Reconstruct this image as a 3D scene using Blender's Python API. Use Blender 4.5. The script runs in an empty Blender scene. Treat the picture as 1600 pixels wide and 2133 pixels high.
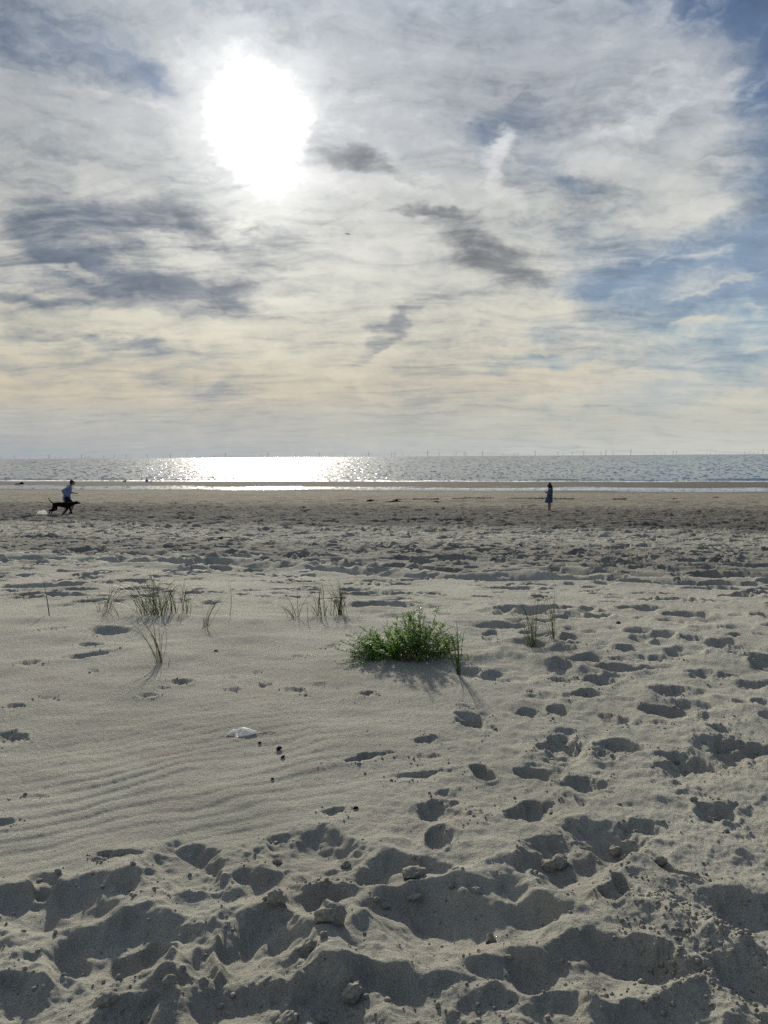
import bpy, bmesh, math, random
import numpy as np
from mathutils import Vector, Matrix, Euler, Quaternion

random.seed(7)
scene = bpy.context.scene
COL = scene.collection
R = math.radians

# ------------------------------------------------------------------ camera
FPX = 1600.0                      # focal length in pixels of the 1600 x 2133 frame
CAM = Vector((0.0, 0.0, 1.5))
PITCH, ROLL = 4.13, -0.36
cam_d = bpy.data.cameras.new('camera')
cam_d.sensor_fit = 'VERTICAL'
cam_d.sensor_height = 36.0
cam_d.lens = 36.0 * FPX / 2133.0
cam_d.clip_start = 0.05
cam_d.clip_end = 200000.0
cam = bpy.data.objects.new('camera', cam_d)
COL.objects.link(cam)
CR = Matrix.Rotation(R(90 - PITCH), 3, 'X') @ Matrix.Rotation(R(ROLL), 3, 'Z')
cam.matrix_world = Matrix.Translation(CAM) @ CR.to_4x4()
scene.camera = cam


def pix_dir(px, py):
    d = CR @ Vector(((px - 800) / FPX, -(py - 1066.5) / FPX, -1.0))
    return d.normalized()


def azel(px, py):
    d = pix_dir(px, py)
    return math.degrees(math.atan2(d.x, d.y)), math.degrees(math.asin(d.z))


SUN_AZ, SUN_EL = azel(537, 272)

# ------------------------------------------------------------------ exposure
scene.view_settings.view_transform = 'Standard'
scene.view_settings.look = 'None'
scene.view_settings.gamma = 1.0
scene.view_settings.use_curve_mapping = False
scene.view_settings.exposure = 0.0
scene.render.engine = 'CYCLES'
scene.cycles.use_denoising = False
scene.cycles.max_bounces = 6
scene.cycles.diffuse_bounces = 3
scene.cycles.glossy_bounces = 3
scene.cycles.transparent_max_bounces = 8


def lin(c):
    c = c / 255.0
    return c / 12.92 if c <= 0.04045 else ((c + 0.055) / 1.055) ** 2.4


def rgb(r, g, b):
    return (lin(r), lin(g), lin(b), 1.0)


# ------------------------------------------------------------------ node helper
class NT:
    def __init__(self, tree):
        self.t = tree
        tree.nodes.clear()

    def n(self, typ, **kw):
        nd = self.t.nodes.new(typ)
        for k, v in kw.items():
            setattr(nd, k, v)
        return nd

    def put(self, sock, v):
        if v is None:
            return
        if isinstance(v, bpy.types.NodeSocket):
            self.t.links.new(v, sock)
        else:
            sock.default_value = v

    def m(self, op, a, b=None, c=None, clamp=False):
        nd = self.n('ShaderNodeMath', operation=op, use_clamp=clamp)
        self.put(nd.inputs[0], a); self.put(nd.inputs[1], b); self.put(nd.inputs[2], c)
        return nd.outputs[0]

    def v(self, op, a, b=None, scale=None):
        nd = self.n('ShaderNodeVectorMath', operation=op)
        self.put(nd.inputs[0], a); self.put(nd.inputs[1], b)
        if scale is not None:
            self.put(nd.inputs['Scale'], scale)
        return nd.outputs['Value'] if op in ('LENGTH', 'DOT_PRODUCT', 'DISTANCE') else nd.outputs['Vector']

    def sep(self, a):
        nd = self.n('ShaderNodeSeparateXYZ'); self.put(nd.inputs[0], a)
        return nd.outputs

    def comb(self, x, y, z=0.0):
        nd = self.n('ShaderNodeCombineXYZ')
        self.put(nd.inputs[0], x); self.put(nd.inputs[1], y); self.put(nd.inputs[2], z)
        return nd.outputs[0]

    def noise(self, vec, scale, detail=4, rough=0.5, dist=0.0, color=False, dim='3D', lac=2.0):
        nd = self.n('ShaderNodeTexNoise', noise_dimensions=dim)
        self.put(nd.inputs['Vector'], vec)
        nd.inputs['Scale'].default_value = scale
        nd.inputs['Detail'].default_value = detail
        nd.inputs['Roughness'].default_value = rough
        nd.inputs['Lacunarity'].default_value = lac
        nd.inputs['Distortion'].default_value = dist
        return nd.outputs['Color'] if color else nd.outputs[0]

    def voronoi(self, vec, scale, feature='F1', out='Distance', rand=1.0):
        nd = self.n('ShaderNodeTexVoronoi', feature=feature)
        self.put(nd.inputs['Vector'], vec)
        nd.inputs['Scale'].default_value = scale
        nd.inputs['Randomness'].default_value = rand
        return nd.outputs[out]

    def mr(self, x, a, b, c=0.0, d=1.0, kind='SMOOTHSTEP'):
        nd = self.n('ShaderNodeMapRange', interpolation_type=kind)
        self.put(nd.inputs[0], x)
        for i, q in enumerate((a, b, c, d)):
            self.put(nd.inputs[1 + i], q)
        return nd.outputs[0]

    def mix(self, f, a, b, blend='MIX'):
        nd = self.n('ShaderNodeMix', data_type='RGBA', blend_type=blend)
        self.put(nd.inputs[0], f); self.put(nd.inputs[6], a); self.put(nd.inputs[7], b)
        return nd.outputs[2]

    def ramp(self, x, stops, kind='EASE'):
        nd = self.n('ShaderNodeValToRGB')
        self.put(nd.inputs[0], x)
        cr = nd.color_ramp
        cr.interpolation = kind
        while len(cr.elements) < len(stops):
            cr.elements.new(0.5)
        for e, (p, c) in zip(cr.elements, stops):
            e.position = p
            e.color = c
        return nd.outputs[0]

    def mapping(self, vec, loc=(0, 0, 0), rot=(0, 0, 0), scl=(1, 1, 1), kind='POINT'):
        nd = self.n('ShaderNodeMapping', vector_type=kind)
        self.put(nd.inputs[0], vec)
        if kind != 'NORMAL' and kind != 'VECTOR':
            nd.inputs['Location'].default_value = loc
        nd.inputs['Rotation'].default_value = rot
        nd.inputs['Scale'].default_value = scl
        return nd.outputs[0]


# ------------------------------------------------------------------ sky
world = bpy.data.worlds.new('World')
scene.world = world
world.use_nodes = True
W = NT(world.node_tree)
WS = 0.1                          # background strength
gen = W.n('ShaderNodeTexCoord').outputs['Generated']
dx, dy, dz = W.sep(gen)
az = W.m('MULTIPLY', W.m('ARCTAN2', dx, dy), 180 / math.pi)
el = W.m('MULTIPLY', W.m('ARCSINE', W.m('MINIMUM', dz, 1.0)), 180 / math.pi)
P = W.comb(az, el, 1.0)
den = W.m('ADD', W.m('MAXIMUM', dz, 0.0), 0.14)
Q = W.comb(W.m('DIVIDE', dx, den), W.m('DIVIDE', dy, den), 0.0)      # position on the cloud layer
warpA = W.v('SUBTRACT', W.noise(Q, 1.6, 2, 0.55, color=True, dim='2D'), (0.5, 0.5, 0.5))
warpB = W.v('SUBTRACT', W.noise(W.comb(W.m('MULTIPLY', az, 0.3), W.m('MULTIPLY', el, 0.55)), 1.0, 3, 0.6, color=True, dim='2D'), (0.5, 0.5, 0.5))
P1 = W.v('ADD', W.v('ADD', P, W.v('MULTIPLY', warpA, (5.0, 2.2, 0))), W.v('MULTIPLY', warpB, (3.0, 1.8, 0)))
P2 = W.v('ADD', P, W.v('MULTIPLY', warpB, (1.9, 1.9, 0)))
nQ = W.noise(W.mapping(W.v('ADD', Q, W.v('SCALE', warpA, scale=0.35)), rot=(0, 0, R(12)), scl=(1.0, 2.4, 1)), 2.6, 6, 0.64, dim='2D')
nS = W.noise(W.mapping(W.v('ADD', P, W.v('MULTIPLY', warpB, (3, 3, 0))), rot=(0, 0, R(-4)), scl=(0.055, 0.26, 1)), 1.5, 6, 0.64, dim='2D')
nF = W.noise(W.v('MULTIPLY', P2, (0.35, 0.6, 0)), 1.0, 6, 0.6, dim='2D')
tex = W.m('ADD', W.m('MULTIPLY', nQ, 0.35), W.m('ADD', W.m('MULTIPLY', nS, 0.35), W.m('MULTIPLY', nF, 0.3)))
texc = W.m('SUBTRACT', tex, 0.5)


def blobs(vec, items, start=0.0):
    acc = start
    for it in items:
        px, py, hw, hh, rot, s = it
        a, e = azel(px, py)
        a2, _ = azel(px + 20, py); _, e2 = azel(px, py - 20)
        sa, se = abs(a2 - a) / 20, abs(e2 - e) / 20
        ct, st, sx, sy = math.cos(R(rot)), math.sin(R(rot)), hw * sa, hh * se
        u = W.v('DOT_PRODUCT', vec, (ct / sx, st / sx, -(a * ct + e * st) / sx))
        w = W.v('DOT_PRODUCT', vec, (-st / sy, ct / sy, (a * st - e * ct) / sy))
        r2 = W.m('MULTIPLY_ADD', u, u, W.m('MULTIPLY', w, w))
        g = W.mr(W.m('SQRT', r2), 1.55, 0.0, 0.0, s)
        acc = g if acc == 0.0 else W.m('ADD', acc, g)
    return acc


BLUE = [(1480, -10, 260, 125, -18, 1.35), (1720, 300, 210, 420, 0, 1.6), (1560, 200, 60, 60, 0, .5), (1420, 525, 300, 50, 6, .9), (1420, 610, 300, 80, 3, .85),
        (1500, 720, 320, 110, 3, .8), (1280, 600, 120, 40, 0, .4), (1340, 830, 330, 60, 3, .4), (1600, 1800, 10, 10, 0, 0),
        (1010, 300, 45, 75, 15, .75), (1120, 330, 75, 40, -15, .6), (1180, 385, 80, 26, -10, .7), (1090, 250, 70, 40, 0, .45), (1230, 480, 130, 55, 5, .45),
        (100, 90, 220, 120, 0, .6), (270, 145, 110, 60, -20, .55), (320, 170, 34, 55, 10, .6), (560, 0, 200, 25, 0, .35), (980, 30, 180, 30, 0, .3),
        (1140, 700, 70, 30, 0, .4), (1130, 755, 130, 14, 3, .6), (860, 815, 90, 10, 10, .3)]
DARK = [(220, 450, 240, 44, -3, .95), (110, 515, 120, 56, -10, 1.1), (250, 540, 330, 110, -4, .35), (15, 570, 80, 26, -6, .8), (320, 595, 270, 46, -7, 1.05), (100, 630, 240, 18, 0, .8),
        (480, 600, 70, 42, -32, .75), (300, 530, 130, 50, -20, .45), (620, 560, 150, 60, -8, .42), (400, 440, 130, 26, -8, .55), (430, 492, 50, 18, -35, .8),
        (640, 470, 110, 45, 0, .32), (550, 520, 120, 40, 0, .3),
        (720, 318, 80, 30, -6, 1.15), (690, 255, 80, 30, 30, .5), (810, 345, 100, 30, -22, .8), (870, 440, 120, 17, -6, 1.1), (960, 485, 130, 36, -22, 1.05), (1040, 545, 120, 38, -22, 1.2),
        (822, 680, 20, 48, -35, 1.3), (855, 640, 64, 24, 25, .75), (765, 738, 54, 17, 32, .8),
        (170, 716, 260, 16, -1, .7), (330, 728, 130, 20, -8, .6), (300, 800, 190, 26, -4, .4), (430, 820, 110, 26, -8, .6), (480, 805, 60, 14, 0, .4), (180, 870, 260, 8, 0, .5), (480, 888, 100, 10, 0, .3),
        (1100, 820, 120, 12, 6, .2), (100, 330, 200, 24, 0, .25)]
BRIGHT = [(1056, 285, 22, 42, -22, .95), (1026, 345, 28, 46, -12, 1.0), (1048, 395, 40, 30, -30, .8), (1080, 440, 22, 42, 0, .8), (1100, 365, 30, 38, 0, .4), (1010, 245, 60, 16, 10, .4),
          (1330, 268, 85, 48, 0, .6), (1360, 200, 180, 90, 0, .35), (1200, 405, 60, 14, 12, .5), (1420, 410, 110, 30, -8, .35),
          (1290, 550, 110, 12, 5, .6), (1420, 538, 120, 7, 9, .55), (1500, 590, 150, 9, 14, .55), (1370, 650, 130, 11, -2, .6), (1420, 676, 110, 9, 1, .7), (1360, 697, 60, 5, -14, .4), (1240, 712, 60, 14, 0, .5),
          (1280, 775, 140, 8, 3, .6), (1500, 842, 120, 22, 15, .4), (1580, 637, 45, 10, 0, .45), (1500, 735, 90, 8, 3, .4), (1590, 720, 50, 7, 0, .4), (1240, 660, 120, 20, 0, .2),
          (150, 566, 90, 12, -4, .75), (80, 606, 80, 14, 0, .6), (365, 512, 85, 30, -8, .75), (500, 472, 50, 20, 0, .7), (600, 480, 40, 18, 0, .35),
          (250, 660, 320, 12, 0, .5), (180, 690, 220, 8, 0, .45), (60, 680, 80, 8, 0, .3), (200, 160, 30, 34, -50, .35), (620, 200, 60, 25, 10, .35), (760, 420, 90, 14, -14, .5), (900, 530, 120, 30, 0, .4), (880, 400, 110, 10, -16, .4),
          (600, 70, 120, 36, 10, .35), (380, 390, 350, 18, 0, .3), (920, 600, 110, 26, 0, .3), (740, 560, 60, 30, 0, .3)]
sun_v = (math.sin(R(SUN_AZ)) * math.cos(R(SUN_EL)), math.cos(R(SUN_AZ)) * math.cos(R(SUN_EL)), math.sin(R(SUN_EL)))
ang = W.m('MULTIPLY', W.m('ARCCOSINE', W.m('MINIMUM', W.v('DOT_PRODUCT', gen, sun_v), 1.0)), 180 / math.pi)
elr = W.m('DIVIDE', el, 60.0, clamp=True)
azr = W.mr(az, -27, 27, 0, 1, 'LINEAR')
veilL = W.ramp(elr, [(0, rgb(166, 172, 177)), (.035, rgb(180, 180, 176)), (.08, rgb(200, 191, 173)), (.14, rgb(202, 198, 182)), (.2, rgb(202, 201, 192)), (.38, rgb(172, 176, 179)), (.6, rgb(162, 173, 187)), (1, rgb(165, 178, 196))])
veilR = W.ramp(elr, [(0, rgb(200, 202, 194)), (.04, rgb(194, 194, 184)), (.09, rgb(205, 199, 184)), (.16, rgb(209, 207, 195)), (.25, rgb(202, 204, 200)), (.4, rgb(176, 182, 190)), (.6, rgb(164, 176, 192)), (1, rgb(160, 175, 196))])
veil = W.mix(azr, veilL, veilR)
blueC = W.ramp(elr, [(0, rgb(176, 188, 192)), (.06, rgb(172, 188, 192)), (.12, rgb(146, 170, 184)), (.2, rgb(128, 149, 172)), (.36, rgb(88, 112, 144)), (.62, rgb(62, 84, 120)), (1, rgb(44, 66, 112))])
sky = W.n('ShaderNodeTexSky', sky_type='NISHITA')
sky.sun_disc = False
sky.sun_elevation = R(SUN_EL)
sky.sun_rotation = R(SUN_AZ)
sky.dust_density = 1.0
sky.ozone_density = 2.0
nish = W.mix(1.0, sky.outputs[0], (WS * 0.8, WS * 0.8, WS * 0.8, 1), 'MULTIPLY')
nish = W.mix(1.0, nish, (0.4, 0.5, 0.65, 1), 'DARKEN')
blue = W.mix(0.86, nish, blueC)
# clear blue away from the veil of cloud round the sun
away = W.mr(W.v('DOT_PRODUCT', gen, (sun_v[0] * .8, sun_v[1] * .8, .6)), 0.4, -0.2, 0, 0.8)
far_r = W.mr(az, 27, 40, 0, 1.0)
bm = W.m('ADD', W.m('ADD', blobs(P1, BLUE), away), far_r)
bm = W.mr(W.m('ADD', bm, W.m('MULTIPLY', texc, -2.1)), 0.0, 1.35)
lowfade = W.mr(el, 0.2, 5.0, 0.2, 1.0)
bm = W.m('MULTIPLY', bm, lowfade)
c = W.mix(bm, veil, blue)
# thin texture of the veil
veiltex = W.mr(texc, -0.12, 0.12, -1, 1, 'LINEAR')
texamt = W.mr(el, 0, 9, 0.04, 0.155)
texd = W.m('SUBTRACT', W.m('ADD', W.m('MULTIPLY', nQ, .6), W.m('MULTIPLY', nS, .4)), .5)
dm = W.mr(W.m('ADD', blobs(P1, DARK), W.m('MULTIPLY', texd, -3.2)), -0.12, 1.55, 0, 0.88)
dark_c = W.mix(W.mr(az, -24, 2), W.ramp(elr, [(0, rgb(160, 168, 176)), (.1, rgb(148, 158, 168)), (.2, rgb(98, 112, 132)), (1, rgb(104, 116, 134))]),
               W.ramp(elr, [(0, rgb(150, 155, 160)), (.15, rgb(138, 144, 152)), (.25, rgb(112, 117, 124)), (1, rgb(118, 119, 122))]))
c = W.mix(dm, c, dark_c)
texamt = W.m('MULTIPLY', texamt, W.m('ADD', 1.0, W.m('MULTIPLY', dm, 0.6)))
c = W.mix(1.0, c, W.comb(*[W.m('ADD', 1.0, W.m('MULTIPLY', veiltex, W.m('MULTIPLY', texamt, k))) for k in (1.12, 1.0, .85)]), 'MULTIPLY')
bt = W.mr(W.m('ADD', blobs(P2, BRIGHT), W.m('MULTIPLY', texc, 3.6)), 0.12, 1.3, 0, 0.92)
bright_c = W.ramp(elr, [(0, rgb(205, 200, 190)), (.13, rgb(216, 210, 190)), (.25, rgb(216, 216, 208)), (.4, rgb(226, 228, 230)), (1, rgb(222, 226, 232))])
c = W.mix(bt, c, bright_c)
# the sun behind the cloud
glow_q = W.mapping(P2, loc=(SUN_AZ, SUN_EL, 1), rot=(0, 0, R(14)), scl=(1.0, 1.05, 1), kind='TEXTURE')
gl = W.m('ADD', W.v('LENGTH', glow_q), W.m('MULTIPLY', texc, -3.0))
halo = W.m('MULTIPLY', W.mr(gl, 19.0, 3.0), 0.15)
core = W.m('MULTIPLY', W.mr(gl, 4.2, 2.0), 1.1)
core2 = W.m('MULTIPLY', W.mr(gl, 8.0, 2.8), 0.32)
# the dark streaks stay in front of the halo
add = W.m('ADD', W.m('ADD', core, core2), W.m('MULTIPLY', halo, W.m('SUBTRACT', 1.0, W.m('MULTIPLY', dm, 0.6))))
c = W.mix(1.0, c, W.v('MULTIPLY', W.comb(add, add, add), (1.0, 0.985, 0.93)), 'ADD')
below = W.mr(el, -1.0, 0.0)
c = W.mix(below, rgb(120, 128, 132), c)
bg = W.n('ShaderNodeBackground')
bg.inputs['Strength'].default_value = WS
W.put(bg.inputs['Color'], W.v('SCALE', c, scale=1.0 / WS))
W.t.links.new(bg.outputs[0], W.n('ShaderNodeOutputWorld').inputs[0])

# ------------------------------------------------------------------ sun
sd = bpy.data.lights.new('sun', 'SUN')
sd.energy = 5.0
sd.angle = R(1.8)                # thin cloud softens the disc
sd.color = (1.0, 0.93, 0.80)
sun = bpy.data.objects.new('sun', sd)
COL.objects.link(sun)
sun.rotation_euler = Vector(sun_v).to_track_quat('Z', 'Y').to_euler()
world.cycles.sampling_method = 'MANUAL'
world.cycles.sample_map_resolution = 512

# ------------------------------------------------------------------ numpy noise
def h2(ix, iy, seed):
    a = (ix.astype(np.int64) * 374761393 + iy.astype(np.int64) * 668265263 + seed * 1442695041) & 0xFFFFFFFF
    a = ((a ^ (a >> 13)) * 1274126177) & 0xFFFFFFFF
    a = a ^ (a >> 16)
    a = (a * 2246822519) & 0xFFFFFFFF
    a = a ^ (a >> 15)
    return a / 4294967295.0


def pnoise(x, y, seed=0):
    x = np.asarray(x, float); y = np.asarray(y, float)
    ix = np.floor(x); iy = np.floor(y)
    fx = x - ix; fy = y - iy
    u = fx * fx * fx * (fx * (fx * 6 - 15) + 10); w = fy * fy * fy * (fy * (fy * 6 - 15) + 10)

    def g(jx, jy):
        t = h2(ix + jx, iy + jy, seed) * 2 * np.pi
        return np.cos(t) * (fx - jx) + np.sin(t) * (fy - jy)
    a, b, c, d = g(0, 0), g(1, 0), g(0, 1), g(1, 1)
    return ((a + (b - a) * u) + ((c + (d - c) * u) - (a + (b - a) * u)) * w) * 1.5


def fbm(x, y, oct_=4, seed=0, gain=0.5, lac=2.03):
    o = np.zeros_like(np.asarray(x, float)); a = 1.0; s = 0.0
    for i in range(oct_):
        o += a * pnoise(x, y, seed + i * 17)
        s += a; a *= gain
        x, y = x * lac * 0.8 - y * lac * 0.6 + 3.1, x * lac * 0.6 + y * lac * 0.8 + 1.7
    return o / s * 1.3


def sstep(a, b, x):
    t = np.clip((x - a) / (b - a), 0, 1)
    return t * t * (3 - 2 * t)


# ------------------------------------------------------------------ shape of the beach
SLOPE = 0.23                      # the waterline runs at a slant to the camera
SEA_Z = -2.7
_v = np.array([-60, 0, 4.5, 6.6, 8.0, 10, 13, 17, 22, 30, 40, 55, 70, 82, 90, 95, 101, 107, 111, 117, 124, 130, 137, 160, 400, 3000, 60000.])
_z = np.array([.6, .0, .02, .02, -.06, -.2, -.36, -.56, -.80, -1.10, -1.37, -1.78, -2.14, -2.42, -2.6, -2.70, -2.745, -2.70, -2.66, -2.62, -2.64, -2.7, -2.85, -3.3, -6, -8, -9.])
_tv = np.concatenate([np.linspace(-60, 160, 4401), np.array([400, 3000, 60000.])])
_tz = np.interp(_tv, _v, _z)
_k = np.hanning(41); _k /= _k.sum()
_tz[20:-23] = np.convolve(_tz[:-3], _k, 'valid')


def base_z(x, y):
    x = np.asarray(x, float); y = np.asarray(y, float)
    v = y + SLOPE * x
    near = 1 - sstep(6, 16, v)
    vv = v * (1 - near) + (y + 0.02 * x) * near
    z = np.interp(vv, _tv, _tz)
    return z


def ground(px, py):
    """the point of the smooth beach seen at a pixel of the photograph"""
    d = pix_dir(px, py)
    lo, hi = 0.5, 400.0
    t = 0.8
    while t < 3000:
        p = CAM + d * t
        if p.z < float(base_z(p.x, p.y)):
            lo, hi = t / 1.03, t
            break
        t *= 1.03
    for _ in range(24):
        mid = (lo + hi) / 2
        p = CAM + d * mid
        if p.z < float(base_z(p.x, p.y)):
            hi = mid
        else:
            lo = mid
    p = CAM + d * hi
    return p.x, p.y


SMOOTH_POLY = [(-700, 1290), (0, 1292), (120, 1283), (330, 1278), (520, 1262), (700, 1275), (800, 1300), (930, 1330), (1000, 1420), (930, 1480), (850, 1550), (720, 1640),
               (600, 1720), (420, 1762), (180, 1775), (0, 1835), (-200, 1850), (-700, 1850)]
SP = np.array([ground(*p) for p in SMOOTH_POLY])


def poly_sd(x, y, poly):
    d = np.full(x.shape, 1e9); inside = np.zeros(x.shape, bool)
    n = len(poly)
    for i in range(n):
        ax, ay = poly[i]; bx, by = poly[(i + 1) % n]
        ex, ey = bx - ax, by - ay
        wx, wy = x - ax, y - ay
        t = np.clip((wx * ex + wy * ey) / (ex * ex + ey * ey), 0, 1)
        d = np.minimum(d, (wx - ex * t) ** 2 + (wy - ey * t) ** 2)
        c = ((ay <= y) & (by > y)) | ((by <= y) & (ay > y))
        with np.errstate(divide='ignore', invalid='ignore'):
            xi = ax + (y - ay) / (by - ay if by != ay else 1e-9) * ex
        inside ^= c & (x < xi)
    d = np.sqrt(d)
    return np.where(inside, -d, d)


# pits: photo centre x, y, half width, half height, turn, depth (share of its radius), rim (share of depth), roughness of the edge
PITS = [
    # the churned sand nearest the camera
    (100, 1903, 150, 62, 6, .34, .35, .2), (225, 1995, 150, 75, 10, .36, .3, .2), (470, 1872, 150, 42, 12, .30, .3, .12),
    (665, 1882, 95, 38, 0, .34, .35, .15), (652, 1790, 85, 58, 25, .40, .4, .3), (812, 1835, 125, 36, 0, .36, .3, .15),
    (930, 1940, 175, 85, -8, .42, .35, .12), (500, 1985, 110, 95, 20, .46, .35, .35), (1190, 1822, 85, 64, 10, .46, .4, .3),
    (1262, 1755, 70, 40, -15, .4, .3, .4), (1285, 2030, 125, 46, -12, .36, .3, .25), (1085, 2030, 85, 46, -10, .3, .3, .2),
    (1615, 1945, 90, 70, 0, .4, .3, .2), (365, 1812, 95, 44, -22, .34, .25, .35), (690, 2120, 110, 55, 10, .4, .3, .3),
    (870, 2075, 110, 45, -5, .28, .3, .2), (470, 2105, 130, 50, 0, .32, .3, .25), (1400, 2150, 130, 60, 0, .36, .3, .2),
    (90, 2090, 140, 55, 12, .3, .3, .3), (1000, 2140, 120, 50, 0, .3, .3, .3), (300, 2150, 100, 45, 0, .3, .3, .3), (-60, 1990, 90, 55, 0, .4, .3, .3),
    (1150, 2130, 90, 40, 0, .3, .3, .3), (1560, 2080, 70, 60, 0, .2, .3, .4),
    # the trail on the right
    (1135, 1707, 72, 36, 20, .42, .35, .25), (1215, 1655, 66, 36, -10, .36, .3, .3), (1240, 1618, 34, 12, 0, .3, .3, .4), (1180, 1566, 62, 34, 0, .46, .5, .5), (1180, 1530, 26, 10, 0, .4, .3, .2),
    (1430, 1606, 72, 38, -18, .44, .45, .4), (1545, 1565, 75, 36, -12, .46, .4, .5), (1395, 1488, 66, 24, 0, .44, .3, .2), (1400, 1580, 30, 9, 0, .4, .3, .2), (1500, 1520, 30, 12, -10, .4, .3, .3), (1350, 1565, 22, 14, 20, .4, .3, .3),
    (925, 1700, 62, 34, 25, .32, .4, .35), (925, 1658, 32, 12, 30, .34, .4, .4), (700, 1694, 34, 12, 0, .42, .3, .3), (995, 1508, 38, 17, 8, .38, .5, .3), (1010, 1487, 18, 5, 0, .3, .3, .2),
    (1115, 1489, 32, 16, 10, .42, .3, .3), (888, 1545, 32, 12, 8, .32, .4, .3), (900, 1580, 34, 12, 5, .16, .4, .3), (885, 1614, 82, 10, 5, .45, .25, .25), (768, 1580, 64, 6, 8, .4, .25, .3),
    (1062, 1414, 48, 20, 28, .36, .3, .3), (1172, 1400, 36, 14, -5, .42, .5, .3), (985, 1404, 34, 13, 0, .42, .3, .15), (1245, 1422, 30, 12, 0, .4, .4, .4), (1290, 1413, 28, 9, 0, .34, .4, .4), (1175, 1418, 30, 8, 0, .28, .4, .4),
    (1345, 1392, 34, 10, -4, .34, .3, .3), (1458, 1410, 36, 13, -5, .4, .4, .3), (1572, 1428, 32, 13, -6, .42, .4, .3), (1560, 1465, 22, 7, 0, .34, .3, .3), (1385, 1444, 36, 12, -5, .34, .4, .3), (1415, 1436, 22, 6, 0, .3, .3, .3),
    (1215, 1450, 48, 9, 12, .26, .3, .3), (1265, 1493, 24, 8, 0, .24, .4, .4), (1345, 1515, 50, 10, 0, .18, .3, .3), (1480, 1495, 50, 10, 0, .22, .3, .3), (1350, 1730, 56, 22, 0, .3, .4, .6),
    (1530, 1690, 55, 20, 14, .28, .3, .3), (1525, 1728, 32, 13, 0, .3, .4, .3), (1470, 1705, 45, 14, 25, .2, .4, .3), (1250, 1575, 26, 12, 0, .28, .5, .5), (1280, 1550, 22, 8, 0, .28, .5, .5), (1440, 1665, 40, 14, 0, .18, .4, .3),
    (1020, 1335, 18, 8, 0, .42, .3, .2), (1180, 1340, 34, 6, 0, .3, .3, .3), (1255, 1348, 30, 6, 0, .3, .3, .3), (1300, 1350, 22, 6, -10, .36, .3, .3), (1370, 1372, 50, 8, -6, .34, .3, .4), (1290, 1371, 24, 5, 0, .3, .3, .3), (1400, 1356, 18, 5, 0, .3, .3, .3), (1500, 1345, 40, 7, -5, .3, .3, .3),
    (1150, 1365, 22, 5, 0, .3, .3, .3), (1580, 1372, 30, 7, 0, .34, .3, .3), (1525, 1362, 26, 5, 0, .3, .3, .3), (1440, 1330, 30, 6, 0, .3, .3, .3),
    # marks on the smooth left side
    (218, 1316, 60, 10, 0, .6, .15, .2), (192, 1366, 62, 5, 9, .4, .2, .25), (187, 1343, 30, 5, 0, .5, .2, .3), (372, 1419, 26, 6, 0, .3, .4, .5), (308, 1450, 24, 5, 0, .3, .4, .5), (338, 1434, 14, 4, 0, .24, .3, .5), (550, 1428, 18, 6, 0, .3, .4, .5), (490, 1435, 20, 4, 0, .32, .3, .5), (612, 1439, 28, 6, -8, .26, .4, .6), (766, 1446, 20, 7, 0, .34, .4, .5),
    (480, 1410, 12, 3, 0, .3, .3, .4), (535, 1399, 14, 2.5, 8, .3, .3, .4), (620, 1371, 20, 3, 8, .3, .3, .4), (690, 1346, 24, 3, 10, .3, .3, .4), (200, 1396, 16, 3, 0, .3, .3, .4), (60, 1383, 36, 6, 4, .22, .3, .5),
    (10, 1542, 44, 16, -12, .3, .4, .6), (28, 1474, 20, 5, 0, .3, .3, .4), (90, 1457, 26, 4, 0, .26, .3, .5), (60, 1665, 40, 10, -8, .14, .4, .5), (8, 1720, 30, 14, 0, .24, .4, .5), (668, 1425, 16, 3, 0, .3, .3, .4), (120, 1312, 40, 3, 5, .25, .3, .4),
    (245, 1786, 50, 7, 5, .25, .2, .3), (205, 1780, 16, 5, 0, .3, .2, .3), (250, 1255, 20, 3, 0, .3, .3, .4), (440, 1258, 30, 4, 0, .3, .3, .4),
    (970, 1470, 20, 5, 5, .3, .4, .5), (1110, 1440, 14, 4, 0, .3, .3, .4), (900, 1298, 20, 3, 0, .3, .3, .3),
]
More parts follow.
